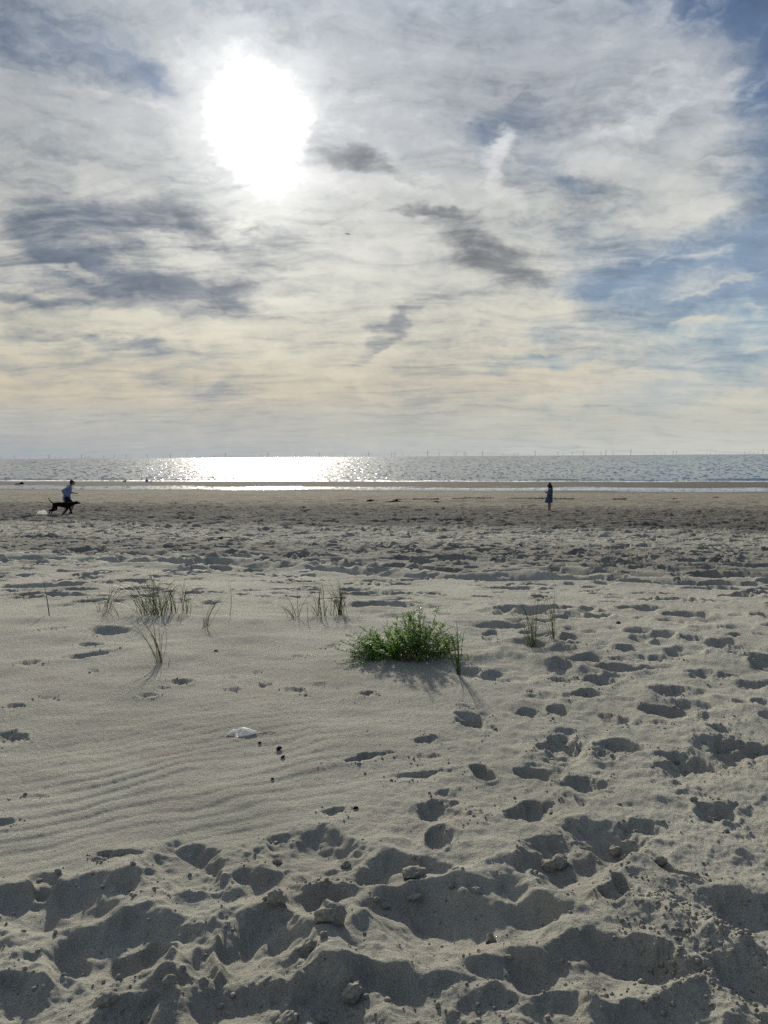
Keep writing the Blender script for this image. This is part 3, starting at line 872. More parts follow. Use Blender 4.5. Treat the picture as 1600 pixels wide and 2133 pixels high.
class MB:
    def __init__(self):
        self.v, self.f = [], []

    def tube(self, pts, rad, seg=8, cap=True):
        """a tube through points; round ends when cap is 'round'"""
        pts = [Vector(p) for p in pts]
        rad = list(rad)
        if cap == 'round':
            a, b = (pts[0] - pts[1]).normalized(), (pts[-1] - pts[-2]).normalized()
            hp = [pts[0] + a * rad[0] * k for k in (.96, .75, .4)]; hr = [rad[0] * k for k in (.28, .66, .92)]
            tp = [pts[-1] + b * rad[-1] * k for k in (.4, .75, .96)]; tr = [rad[-1] * k for k in (.92, .66, .28)]
            pts = hp + pts + tp; rad = hr + rad + tr
        b0 = len(self.v)
        u = w = None
        for i, p in enumerate(pts):
            d = (pts[min(i + 1, len(pts) - 1)] - pts[max(i - 1, 0)])
            if d.length < 1e-9:
                d = Vector((0, 0, 1))
            if u is None:
                u, w = frame_of(d)
            else:
                d = d.normalized()
                u = (u - d * u.dot(d)).normalized(); w = d.cross(u).normalized()
            for k in range(seg):
                t = 2 * math.pi * k / seg
                self.v.append(p + (u * math.cos(t) + w * math.sin(t)) * rad[i])
        n = len(pts)
        for i in range(n - 1):
            for k in range(seg):
                a, b = b0 + i * seg + k, b0 + i * seg + (k + 1) % seg
                self.f.append((a, b, b + seg, a + seg))
        if cap:
            self.f.append(tuple(b0 + k for k in range(seg))[::-1])
            self.f.append(tuple(b0 + (n - 1) * seg + k for k in range(seg)))
        return self

    def ball(self, c, r, rot=None, nu=12, nv=8):
        c = Vector(c)
        r = (r, r, r) if not hasattr(r, '__len__') else r
        b0 = len(self.v)
        rot = Euler(rot).to_matrix() if rot else Matrix.Identity(3)
        self.v.append(c + rot @ Vector((0, 0, -r[2])))
        for j in range(1, nv):
            ph = -math.pi / 2 + math.pi * j / nv
            for i in range(nu):
                t = 2 * math.pi * i / nu
                self.v.append(c + rot @ Vector((r[0] * math.cos(ph) * math.cos(t), r[1] * math.cos(ph) * math.sin(t), r[2] * math.sin(ph))))
        self.v.append(c + rot @ Vector((0, 0, r[2])))
        top = len(self.v) - 1
        for i in range(nu):
            self.f.append((b0, b0 + 1 + (i + 1) % nu, b0 + 1 + i))
            self.f.append((top, top - nu + i, top - nu + (i + 1) % nu))
        for j in range(nv - 2):
            for i in range(nu):
                a, b = b0 + 1 + j * nu + i, b0 + 1 + j * nu + (i + 1) % nu
                self.f.append((a, b, b + nu, a + nu))
        return self

    def box(self, c, s, rot=None):
        c = Vector(c); b0 = len(self.v)
        rot = Euler(rot).to_matrix() if rot else Matrix.Identity(3)
        for z in (-1, 1):
            for (x, y) in ((-1, -1), (1, -1), (1, 1), (-1, 1)):
                self.v.append(c + rot @ Vector((x * s[0] / 2, y * s[1] / 2, z * s[2] / 2)))
        for f in ((3, 2, 1, 0), (4, 5, 6, 7), (0, 1, 5, 4), (1, 2, 6, 5), (2, 3, 7, 6), (3, 0, 4, 7)):
            self.f.append(tuple(b0 + k for k in f))
        return self

    def mesh(self, name, mat=None, smooth=True):
        me = bpy.data.meshes.new(name)
        me.from_pydata([tuple(v_) for v_ in self.v], [], self.f)
        if smooth:
            me.polygons.foreach_set('use_smooth', [True] * len(me.polygons))
        if mat:
            me.materials.append(mat)
        return me

    def build(self, name, mat, parent=None, loc=None, smooth=True):
        return link(name, self.mesh(name, mat, smooth), None, parent, loc)

    def melt(self, name, mat, voxel, parent=None, smooth=4, loc=None):
        """fuse all pieces into one continuous skin"""
        o = link('tmp', self.mesh(name, mat))
        r = o.modifiers.new('r', 'REMESH'); r.mode = 'VOXEL'; r.voxel_size = voxel; r.use_smooth_shade = True
        s_ = o.modifiers.new('s', 'SMOOTH'); s_.iterations = smooth; s_.factor = .5
        dg = bpy.context.evaluated_depsgraph_get()
        me = bpy.data.meshes.new_from_object(o.evaluated_get(dg))
        me.name = name
        bpy.data.objects.remove(o)
        me.polygons.foreach_set('use_smooth', [True] * len(me.polygons))
        if not me.materials:
            me.materials.append(mat)
        return link(name, me, None, parent, loc)


def empty(name, loc, rz=0.0):
    e = bpy.data.objects.new(name, None)
    e.empty_display_size = .1
    COL.objects.link(e)
    e.location = loc
    e.rotation_euler = (0, 0, rz)
    return e


# ------------------------------------------------------------------ marram grass
def bez(p, t):
    n = len(p) - 1
    o = Vector((0, 0, 0))
    for i, q_ in enumerate(p):
        o += q_ * (math.comb(n, i) * (1 - t) ** (n - i) * t ** i)
    return o


def blade(parent, p, w, mat, segs=9, name='blade'):
    b = MB()
    pts = [bez(p, i / segs) for i in range(segs + 1)]
    side = Vector((random.uniform(-1, 1), random.uniform(-.5, .5), 0)).normalized()
    for i, q_ in enumerate(pts):
        t = i / segs
        ww = w * (1 - t) ** .55 * (.8 + .2 * math.sin(t * 5)) + .0004
        sd_ = (side + Vector((.3 * math.sin(t * 3), .3 * math.cos(t * 3), 0))).normalized()
        b.v += [q_ - sd_ * ww / 2, q_ + Vector((0, 0, -.12 * ww)) + Vector((-sd_.y, sd_.x, 0)) * ww * .3, q_ + sd_ * ww / 2]
    for i in range(segs):
        a = i * 3
        b.f += [(a, a + 1, a + 4, a + 3), (a + 1, a + 2, a + 5, a + 4), (a + 2, a, a + 3, a + 5)]
    return b.build(name, mat, parent)


def tuft(px, py, label, blades, group=None, name='marram_grass', extra=(), w=.0042):
    w = w * 1.25
    """blades: (count, tip x range in photo pixels, height range, droop range)"""
    base = gpt(px, py)
    k = (base - CAM).length / FPX
    root = empty(name, base)
    tag(root, label, 'grass', group)
    for n_, (x0, x1), (h0, h1), (d0, d1), spread in blades:
        for _ in range(n_):
            tx = random.uniform(x0, x1) * k
            h = random.uniform(h0, h1) * k
            dr = random.uniform(d0, d1)
            ty = random.uniform(-.35, .45) * abs(h) + random.uniform(-.03, .03)
            bs = Vector((random.gauss(0, spread * k), random.gauss(0, spread * k), -.01))
            hgt = hz(base.x + bs.x, base.y + bs.y) - base.z
            bs.z = hgt - .01
            tx *= 1.25; dr = dr * 1.3 + random.uniform(0, .12)
            p = [bs, bs + Vector((tx * .12, ty * .1, h * .66)), bs + Vector((tx * .62, ty * .6, h * 1.2)), Vector((bs.x + tx * 1.1, bs.y + ty, bs.z + .01 + h * max(.02, 1 - dr)))]
            blade(root, p, w * random.uniform(.6, 1.15), straw_glint_m if random.random() < .09 else blade_m)
    for e in extra:      # explicit blades: photo pixel offsets from the base
        pts, ww, mt = e
        blade(root, [Vector((q_[0] * k, q_[2] * k if len(q_) > 2 else 0, -q_[1] * k)) for q_ in pts], ww, mt, 12)
    return root


G = 'marram grass tufts on the low sand mound'
tuft(322, 1281, 'largest dense marram tuft with many bent glossy blades on the left mound',
     [(26, (-80, 40), (45, 98), (0, .4), 13), (22, (-125, -30), (40, 90), (.2, .8), 16), (16, (5, 80), (35, 85), (.1, .7), 14)], G, w=.0055,
     extra=[([(0, 0), (-10, -60), (20, -105), (-22, -92)], .005, blade_m), ([(4, 0), (0, -50), (30, -80), (-4, -88)], .005, straw_glint_m), ([(6, 0), (10, -50), (30, -60), (44, -20)], .006, straw_glint_m), ([(-6, 0), (-30, -40), (-50, -40), (-70, -6)], .005, straw_glint_m), ([(-4, 2), (-20, -40), (-28, -58), (-52, -42)], .006, straw_glint_m), ([(2, 2), (16, -34), (20, -58), (-14, -64)], .006, straw_glint_m)])
tuft(356, 1282, 'small upright marram tuft just right of the largest tuft', [(16, (-40, 44), (30, 72), (0, .6), 9)], G, w=.005)
tuft(388, 1279, 'short marram tuft with a pale bent blade at the right end of the big clump', [(12, (-34, 26), (30, 74), (0, .5), 6)], G, w=.005, extra=[([(0, 0), (6, -30), (14, -44), (6, -12)], .007, straw_glint_m)])
tuft(222, 1276, 'loose thin marram blades bending over at the left edge of the big clump', [(9, (15, 95), (45, 92), (.0, .5), 12), (6, (-40, 5), (20, 55), (.2, .8), 12)], G, extra=[([(0, 0), (4, -30), (10, -40), (6, -56)], .010, straw_glint_m)])
tuft(250, 1288, 'three long blades arching left below the big clump', [(3, (-90, -40), (36, 60), (.5, .95), 8)], G)
tuft(103, 1284, 'single dark upright stalk standing alone at far left', [], G, name='grass_stalk', extra=[([(0, 2), (-2, -28), (-6, -56), (-11, -76)], .010, dark_m)])
tuft(183, 1256, 'faint thin curved stalk between the lone stalk and the big clump', [], G, name='grass_stalk', extra=[([(0, 2), (3, -18), (-3, -32), (-12, -46)], .006, dark_m)])
tuft(430, 1306, 'marram tuft leaning strongly right with pale base and low arching blades', [(4, (36, 52), (52, 72), (0, .05), 3), (4, (-14, 10), (14, 42), (0, .2), 4)], G, w=.006,
     extra=[([(0, 0), (30, -14), (60, -20), (100, -4)], .004, blade_m), ([(-6, 0), (-6, -10), (-4, -20), (-6, -26)], .008, straw_glint_m), ([(4, 0), (20, -30), (36, -48), (50, -68)], .008, blade_m)])
tuft(479, 1283, 'upright stalk with pale folded blade beside the leaning tuft', [], G, name='grass_stalk', extra=[([(0, 0), (6, -30), (4, -60), (-4, -74)], .006, blade_m), ([(2, -44), (-6, -48), (-12, -44), (-18, -42)], .012, straw_glint_m), ([(-3, -73), (-8, -76), (-16, -74), (-22, -62)], .006, straw_glint_m), ([(0, 0), (10, -8), (20, -12), (34, -16)], .003, blade_m)])
tuft(334, 1381, 'tall thin marram tuft curving left, nearest of the left tufts', [(16, (-60, 20), (60, 108), (0, .2), 4)], G, w=.0045,
     extra=[([(-2, 0), (-30, -60), (-50, -90), (-95, -96)], .004, blade_m), ([(0, 0), (-20, -60), (-50, -76), (-90, -10)], .003, blade_m), ([(2, 0), (18, -40), (20, -76), (-4, -90)], .003, blade_m), ([(-2, 0), (-14, -50), (-70, -66), (-130, 2)], .0025, blade_m)])
tuft(344, 1381, 'small pale curled blade lying beside the nearest left tuft', [], G, name='curled_blade', extra=[([(-4, 2), (14, 4), (12, -16), (2, -12)], .006, straw_glint_m)])
tuft(612, 1288, 'sparse low marram tuft with spreading arched blades', [(9, (-75, -15), (14, 50), (.1, .8), 6), (6, (-8, 50), (30, 64), (0, .4), 6)], G, extra=[([(0, 0), (-20, -30), (-40, -40), (-64, -10)], .004, blade_m)])
tuft(640, 1297, 'two bare thin stalks in front of the sparse low tuft', [(2, (-6, 8), (30, 66), (0, .1), 4)], G, name='grass_stalk')
tuft(676, 1285, 'marram tuft of crossing bent blades left of the tall middle tuft', [(14, (-60, 50), (24, 60), (.1, .9), 12), (6, (-40, 20), (50, 86), (0, .4), 8)], G, w=.005)
tuft(708, 1281, 'tall middle marram tuft with blades arching down to the right', [(18, (-30, 34), (40, 86), (0, .25), 4), (12, (-75, 40), (50, 88), (.1, .7), 5)], G, w=.005,
     extra=[([(0, 0), (16, -50), (40, -40), (54, 2)], .006, blade_m), ([(2, 0), (10, -40), (36, -50), (50, 6)], .005, blade_m), ([(0, 0), (16, -20), (24, -14), (28, 4)], .005, blade_m), ([(3, 0), (8, -50), (-6, -56), (-14, -50)], .006, straw_glint_m)])
tuft(744, 1294, 'short slanting stalk between middle tuft and leafy bush', [], G, name='grass_stalk', extra=[([(0, 0), (5, -10), (9, -16), (14, -24)], .005, blade_m)])
tuft(1108, 1339, 'tall marram tuft right of the bush with blades swept left', [(20, (-60, 24), (60, 118), (0, .15), 5), (7, (-10, 60), (30, 60), (.1, .6), 5)], G, w=.0042,
     extra=[([(-2, 0), (-30, -50), (-50, -96), (-92, -122)], .0035, blade_m), ([(-2, 0), (-10, -50), (-30, -90), (-76, -54)], .003, blade_m), ([(4, -4), (12, -24), (24, -36), (44, -30)], .003, blade_m), ([(0, 0), (16, -60), (28, -90), (26, -104)], .003, blade_m)])
tuft(1152, 1331, 'smaller marram tuft with one blade looping over to the right', [(11, (-22, 20), (50, 100), (0, .1), 3), (4, (-36, 30), (30, 60), (0, .4), 3)], G, w=.0036,
     extra=[([(2, -4), (20, -60), (56, -40), (36, -4)], .003, blade_m), ([(0, 0), (14, -10), (30, -8), (60, 2)], .003, blade_m)])
tuft(956, 1409, 'slender marram tuft in front of the right end of the bush', [(12, (-34, 14), (50, 116), (0, .12), 3)], G, w=.0042,
     extra=[([(-2, 0), (-20, -70), (-60, -96), (-128, -48)], .0045, blade_m), ([(-2, 0), (-16, -60), (-40, -84), (-84, -38)], .0035, blade_m), ([(0, 0), (-14, -60), (-26, -84), (-60, -92)], .003, blade_m)])

# ------------------------------------------------------------------ sea rocket bush
bush_c = gpt(850, 1366)
kb = (bush_c - CAM).length / FPX
bush = empty('sea_rocket_bush', bush_c)
tag(bush, 'low bright green leafy bush with small white flowers on a sand mound', 'bush')
sb, lb, fb = MB(), MB(), MB()


def leaflet(b, p, d, L, wd):
    """a narrow fleshy leaf with two side lobes"""
    u, w_ = frame_of(d)
    d = d.normalized()
    bend = Vector((0, 0, -.15 * L))
    i0 = len(b.v)
    b.v += [p, p + d * L * .45 + u * wd * .5, p + d * L + bend, p + d * L * .45 - u * wd * .5, p + d * L * .4 + w_ * wd * .35]
    b.f += [(i0, i0 + 1, i0 + 4), (i0 + 1, i0 + 2, i0 + 4), (i0 + 2, i0 + 3, i0 + 4), (i0 + 3, i0, i0 + 4)]
    if L > .02:
        for s_ in (-1, 1):
            t = random.uniform(.35, .6)
            q_ = p + d * L * t
            i0 = len(b.v)
            b.v += [q_ - d * wd * .3, q_ + (d * .75 + u * s_).normalized() * L * .38, q_ + d * wd * .5]
            b.f.append((i0, i0 + 1, i0 + 2))


rb = random.Random(11)
n_fl = 0
for s_i in range(200):
    ex = rb.uniform(-1, 1)
    rx_ = ex * 82 + rb.gauss(0, 8)
    top = (58 + 36 * math.exp(-((ex + .30) / .14) ** 2) * .35 + 34 * math.exp(-((ex - .15) / .3) ** 2) + 26 * math.exp(-((ex - .38) / .12) ** 2) * .8 - 22 * math.exp(-((ex + .05) / .06) ** 2)) * (1 - .35 * abs(ex) ** 2.5)
    hgt = top * rb.uniform(.4, 1.05)
    lean = ex * 36 + rb.gauss(0, 16)
    y0, yl = rb.uniform(-.2, .16) * (1 - .3 * abs(ex)), rb.gauss(0, .07)
    b0 = Vector((rx_ * kb * .86, y0, -.02 + hz(bush_c.x + rx_ * kb * .86, bush_c.y + y0) - bush_c.z))
    tip = b0 + Vector((lean * kb, yl, hgt * kb))
    if s_i % 6 == 0:          # trailing outer shoots
        tip = b0 + Vector((ex * 52 * kb + rb.gauss(0, .02), rb.uniform(-.16, .02), hgt * kb * .4))
    p = [b0, b0 + Vector((lean * kb * .1, yl * .2, hgt * kb * .5)), tip - Vector((lean * kb * .25, 0, hgt * kb * .12)), tip]
    pts = [bez(p, t / 6) for t in range(7)]
    sb.tube(pts, [.0028 * (1 - .1 * t) for t in range(7)], 4)
    nl = int(16 + hgt * .22)
    for j in range(nl):
        t = rb.uniform(.12, 1.0) ** .8
        q_ = bez(p, t)
        dirv = Vector((rb.gauss(0, 1), rb.gauss(0, 1), rb.uniform(-.1, 1.3)))
        L = rb.uniform(.018, .042) * (1.1 - .35 * t)
        if rb.random() < .35:      # side twig with its own leaves
            q2 = q_ + dirv.normalized() * rb.uniform(.02, .045)
            sb.tube([q_, (q_ + q2) / 2 + Vector((0, 0, .003)), q2], [.0016, .0014, .001], 3)
            for _ in range(4):
                leaflet(lb, q_.lerp(q2, rb.uniform(.3, 1)), dirv + Vector((rb.gauss(0, .8), rb.gauss(0, .8), rb.gauss(.2, .5))), L * .75, L * .22)
        else:
            leaflet(lb, q_, dirv, L, L * .24)
    if rb.random() < .7:
        for _ in range(rb.randint(3, 9)):
            c_ = tip + Vector((rb.gauss(0, .011), rb.gauss(0, .011), rb.uniform(-.008, .016)))
            sb.tube([tip, c_], [.0008, .0006], 3, False)
            a0 = rb.uniform(0, 2)
            tilt = Euler((rb.gauss(0, .5), rb.gauss(0, .5), a0)).to_matrix()
            for m_ in range(4):
                dd = tilt @ Vector((math.cos(m_ * math.pi / 2), math.sin(m_ * math.pi / 2), .25))
                ss = tilt @ Vector((-math.sin(m_ * math.pi / 2), math.cos(m_ * math.pi / 2), 0))
                i0 = len(fb.v); r_ = rb.uniform(.005, .0075)
                fb.v += [c_, c_ + dd * r_ + ss * r_ * .45, c_ + dd * r_ * 1.15, c_ + dd * r_ - ss * r_ * .45]
                fb.f.append((i0, i0 + 1, i0 + 2, i0 + 3))
    elif rb.random() < .5:         # white flowers lower down
        for _ in range(4):
            q_ = bez(p, rb.uniform(.3, .9)) + Vector((rb.gauss(0, .02), rb.gauss(0, .02), 0))
            fb.ball(q_, (.004, .004, .003), None, 5, 3)
tag(sb.build('stem', stem_m, bush), kind='stuff')
tag(lb.build('leaf', leaf_m, bush, smooth=False), kind='stuff')
tag(fb.build('flower', petal_m, bush, smooth=False), kind='stuff')

# ------------------------------------------------------------------ people and dogs (photo pixel outlines turned into metres)
def stage(px, py):
    b = gpt(px, py)
    d = CR.inverted() @ (b - CAM)
    k = -d.z / FPX            # metres per photo pixel at that distance
    yaw = -math.atan2(b.x, b.y)
    return b, k, yaw


def figure(name, px, py, label, cat):
    b, k, yaw = stage(px, py)
    e = empty(name, b, yaw)
    tag(e, label, cat)

    def P_(x, y, lat=0.0):
        return Vector(((x - px) * k, lat, (py - y) * k))
    return e, k, P_


def hand(b, wrist, d, up, s=1.0, curl=.5):
    """palm, four bent fingers and a thumb"""
    d = d.normalized(); sd_ = d.cross(up).normalized(); up = sd_.cross(d).normalized()
    pc = wrist + d * .05 * s
    b.tube([wrist, pc, wrist + d * .085 * s], [.024 * s, .030 * s, .030 * s], 8, 'round')
    for i, L in enumerate((.070, .078, .072, .056)):
        o_ = wrist + d * .085 * s + sd_ * (i - 1.5) * .020 * s
        m1 = o_ + (d - up * curl * .4).normalized() * L * .5 * s
        m2 = m1 + (d - up * curl * 1.8).normalized() * L * .5 * s
        b.tube([o_, m1, m2], [.0095 * s, .009 * s, .008 * s], 6, 'round')
    t0 = wrist + d * .03 * s - sd_ * .026 * s
    t1 = t0 + (d * .7 - sd_ - up * .3).normalized() * .035 * s
    b.tube([t0, t1, t1 + (d - up * .6).normalized() * .03 * s], [.012 * s, .0105 * s, .009 * s], 6, 'round')


def head(b, c, f, r=.1):
    """head seen in profile, f = +1 looks right, -1 looks left"""
    b.ball(c, (r * .98, r * .78, r * 1.12))
    b.ball(c + Vector((.30 * r * f, 0, -.55 * r)), (r * .62, r * .58, r * .62))
    b.tube([c + Vector((.98 * r * f, 0, .02 * r)), c + Vector((1.22 * r * f, 0, -.30 * r))], [.10 * r, .17 * r], 6, 'round')
    b.ball(c + Vector((.86 * r * f, 0, -.62 * r)), (.14 * r, .26 * r, .12 * r))
    b.ball(c + Vector((.72 * r * f, 0, -.98 * r)), (.22 * r, .26 * r, .2 * r))
    for s_ in (-1, 1):
        b.ball(c + Vector((-.05 * r * f, s_ * .8 * r, -.1 * r)), (.16 * r, .07 * r, .26 * r))
        b.ball(c + Vector((.86 * r * f, s_ * .3 * r, .08 * r)), (.12 * r, .16 * r, .1 * r))


# the jogger
man, k, P_ = figure('person', 142, 1071.5, 'jogger in a pale blue long sleeved shirt and black shorts running right', 'person')
b = MB()
hd = P_(152.2, 1000.4)
head(b, hd, 1, .107)
b.tube([P_(147.5, 1008), P_(150.8, 1003.5)], [.062, .055], 10, 'round')
b.tube([P_(139.5, 1033), P_(142.5, 1024), P_(145, 1014), P_(146, 1009.5)], [.13, .115, .135, .11], 14, 'round')
b.tube([P_(145.5, 1010, -.17), P_(145.5, 1010, .17)], [.07, .07], 10, 'round')
arms = {-1: [(145.5, 1010.5), (133.2, 1016.5), (136.5, 1025)], 1: [(145.5, 1010.5), (148.5, 1021.5), (157.5, 1022.8)]}
for s_, (a_, e_, w_) in arms.items():
    pa, pe, pw = P_(*a_, s_ * .19), P_(*e_, s_ * .23), P_(*w_, s_ * .17)
    b.tube([pa, pe], [.056, .042], 10, 'round'); b.tube([pe, pw], [.043, .029], 10, 'round')
    hand(b, pw, pw - pe, Vector((0, 0, 1)) if s_ > 0 else Vector((1, 0, 0)), 1.0, 1.1)
legs = {-1: [(140.5, 1034), (152.5, 1046.5), (146.5, 1063), (151.5, 1066)], 1: [(139.5, 1034), (141, 1052), (129.5, 1067.5), (131.5, 1071)]}
for s_, (h_, kn, an, to) in legs.items():
    ph, pk, pa, pt = (P_(*q_, s_ * .1) for q_ in (h_, kn, an, to))
    b.tube([ph, ph.lerp(pk, .5), pk], [.098, .085, .058], 12, 'round')
    b.tube([pk, pk.lerp(pa, .35), pa], [.058, .060, .036], 12, 'round')
    b.tube([pa, pt], [.040, .034], 8, 'round')
b.melt('body', skin_m, .009, man)
b = MB()
b.tube([P_(138.8, 1033.5), P_(141.8, 1024.5), P_(144.6, 1014.5), P_(145.8, 1009.8)], [.165, .155, .16, .125], 14, 'round')
b.tube([P_(137.8, 1031), P_(143.4, 1031)], [.13, .12], 12, 'round')
b.tube([P_(145.5, 1010.2, -.17), P_(145.5, 1010.2, .17)], [.085, .085], 10, 'round')
for s_, (a_, e_, w_) in arms.items():
    pa, pe, pw = P_(*a_, s_ * .19), P_(*e_, s_ * .23), P_(*w_, s_ * .17)
    b.tube([pa, pe], [.074, .062], 10, 'round'); b.tube([pe, pe.lerp(pw, .95 if s_ < 0 else .35)], [.062, .048], 10, 'round')
b.melt('shirt', blueshirt_m, .014, man)
b = MB()
for s_, (h_, kn, an, to) in legs.items():
    ph, pk = P_(*h_, s_ * .1), P_(*kn, s_ * .1)
    b.tube([ph, ph.lerp(pk, .4), ph.lerp(pk, .72)], [.125, .125, .115], 12, 'round')
b.tube([P_(139.8, 1032.2, -.05), P_(139.8, 1032.2, .05)], [.14, .14], 12, 'round')
b.melt('shorts', shorts_m, .014, man)
b = MB()
b.ball(hd + Vector((-.018, 0, .022)), (.106, .09, .112))
b.ball(hd + Vector((-.05, 0, -.03)), (.075, .082, .08))
b.melt('hair', hair_m, .011, man, 2)
b = MB()
for s_ in (-1, 1):
    b.box(hd + Vector((.108, s_ * .036, .0)), (.012, .052, .034)); b.box(hd + Vector((.05, s_ * .086, .004)), (.12, .006, .012))
b.box(hd + Vector((.112, 0, .008)), (.01, .03, .008))
b.build('sunglasses', glass_m, man, smooth=False)
b = MB()
for s_, (h_, kn, an, to) in legs.items():
    pa, pt = P_(*an, s_ * .1), P_(*to, s_ * .1)
    mb = MB(); mb.tube([pa + Vector((-.02, 0, -.01)), pt], [.052, .044], 8, 'round'); mb.melt('shoe', shorts_m, .012, man, 2)

# the black dog
def make_dog(name, px, py, label, spine, legs_, tail, hd_, mat):
    e, k, P_ = figure(name, px, py, label, 'dog')
    b = MB()
    b.tube([P_(x, y) for x, y, r in spine], [r * k for x, y, r in spine], 14, 'round')
    for pts, rad, lat in legs_:
        b.tube([P_(x, y, lat * k) for x, y in pts], [r * k for r in rad], 10, 'round')
    b.tube([P_(*q_) for q_ in tail[0]], [r * k for r in tail[1]], 8, 'round')
    hx, hy, hr, f = hd_
    h0 = P_(hx, hy)
    b.ball(h0, (hr * k * 1.15, hr * k * .85, hr * k * .95))
    b.tube([h0 + Vector((.4 * hr * k * f, 0, -.1 * hr * k)), h0 + Vector((1.45 * hr * k * f, 0, -.3 * hr * k))], [.7 * hr * k, .55 * hr * k], 10, 'round')
    for s_ in (-1, 1):
        b.tube([h0 + Vector((-.35 * hr * k * f, s_ * .6 * hr * k, .7 * hr * k)), h0 + Vector((-.3 * hr * k * f, s_ * 1.05 * hr * k, -.35 * hr * k))], [.3 * hr * k, .2 * hr * k], 6, 'round')
    o = b.melt('body', mat, max(.008, .32 * k), e, 3)
    return e


dog = make_dog('dog', 128, 1073, 'large black dog with raised curled tail trotting right in front of the jogger',
               [(115.5, 1050.5, 4.2), (121, 1050, 4.6), (129, 1051, 5.2), (137, 1052, 6.3), (143, 1052, 6.2), (148.5, 1050.2, 4.2), (153.5, 1048.6, 3.6), (157.5, 1048, 3.2)],
               [([(115.5, 1052), (113, 1058.5), (107, 1063.5), (102.5, 1071), (103.8, 1072.4)], (4.0, 2.7, 1.5, 1.05, 1.0), 2.4),
                ([(118, 1053), (118.5, 1060), (110.5, 1064), (107.8, 1070.2), (109.4, 1071.6)], (4.0, 2.5, 1.4, 1.0, .95), -2.4),
                ([(144, 1054), (144.5, 1060), (147, 1066.4), (150, 1071.6), (151.8, 1072.4)], (3.4, 2.1, 1.3, 1.05, 1.05), 2.6),
                ([(141, 1055), (139.5, 1061), (135.5, 1067.2), (130, 1071.4), (129.3, 1072.6)], (3.4, 2.1, 1.3, 1.05, 1.05), -2.6)],
               ([(113.5, 1048.6), (109.5, 1045), (106.3, 1041.2), (104.9, 1038.2), (105.6, 1036.6), (107, 1037)], (1.5, 1.15, .95, .8, .6, .45)),
               (158.4, 1047.6, 3.7, 1), black_m)

# pale sand thrown up behind the dog
b_, k, yaw = stage(88, 1074)
hp = MB()
for (x, y, z, rx_, ry_, rz_) in ((0, 0, 0, 13, 8, 7.5), (-4, 1, 1, 8, 6, 8), (3, -1, 2, 8, 6, 8), (8, 0, -1, 7, 5, 6), (-9, 0, -1, 6, 5, 4.5)):
    hp.ball((x * k, y * k, z * k), (rx_ * k, ry_ * k, rz_ * k * 1.35))
heap = hp.melt('sand_heap', heap_m, .03, None, 3, loc=b_)
heap.rotation_euler[2] = yaw
heap.data.transform(Matrix.Scale(1.0, 4))
for v_ in heap.data.vertices:
    n_ = pnoise(np.array([v_.co.x * 14]), np.array([v_.co.z * 3 + v_.co.y * 9]), 5)[0]
    v_.co *= 1 + .10 * float(n_)
tag(heap, 'small pale heap of loose sand behind the black dog', 'sand heap')

# the woman with the phone
girl, k, P_ = figure('person', 1144, 1066, 'woman in a short blue denim dress standing sideways and looking at a phone', 'person')
b = MB()
hd = P_(1143.3, 1008.2)
head(b, hd, -1, .098)
b.tube([P_(1146, 1015.5), P_(1144.6, 1011.5)], [.05, .046], 10, 'round')
b.tube([P_(1144.8, 1038), P_(1144.6, 1029), P_(1145.4, 1022), P_(1146.2, 1016.5)], [.13, .10, .12, .09], 14, 'round')
b.tube([P_(1146.4, 1017.2, -.14), P_(1146.4, 1017.2, .14)], [.058, .058], 10, 'round')
garm = {-1: [(1146.6, 1018), (1147.4, 1027.6), (1139.6, 1025.6)], 1: [(1146.2, 1018), (1145.8, 1027.6), (1138.8, 1024.4)]}
for s_, (a_, e_, w_) in garm.items():
    pa, pe, pw = P_(*a_, s_ * .16), P_(*e_, s_ * .18), P_(*w_, s_ * .05)
    b.tube([pa, pe], [.046, .036], 10, 'round'); b.tube([pe, pw], [.037, .025], 10, 'round')
    hand(b, pw, Vector((-.8, -s_ * .2, .6)), Vector((-s_ * .3, s_ * 1.0, .3)), .9, .8)
for s_, fx in ((-1, 1143.0), (1, 1145.0)):
    ph, pk, pa = P_(1144.6, 1039, s_ * .085), P_(fx + .4, 1051.5, s_ * .08), P_(fx + .3, 1063.4, s_ * .075)
    b.tube([ph, ph.lerp(pk, .5), pk], [.085, .072, .05], 12, 'round')
    b.tube([pk, pk.lerp(pa, .35), pa], [.05, .052, .032], 12, 'round')
    b.tube([pa + Vector((.03, 0, -.03)), pa + Vector((-.10, 0, -.055))], [.036, .028], 8, 'round')
b.melt('body', skin_m, .009, girl)
b = MB()
b.tube([P_(1145.0, 1029), P_(1145.6, 1022.5), P_(1146.4, 1018)], [.135, .15, .115], 14, 'round')
b.tube([P_(1146.5, 1018, -.13), P_(1146.5, 1018, .13)], [.078, .078], 10, 'round')
for s_, (a_, e_, w_) in garm.items():
    pa, pe, pw = P_(*a_, s_ * .16), P_(*e_, s_ * .18), P_(*w_, s_ * .05)
    b.tube([pa, pe], [.07, .068], 10, 'round'); b.tube([pe, pe.lerp(pw, .6)], [.066, .055], 10, 'round')
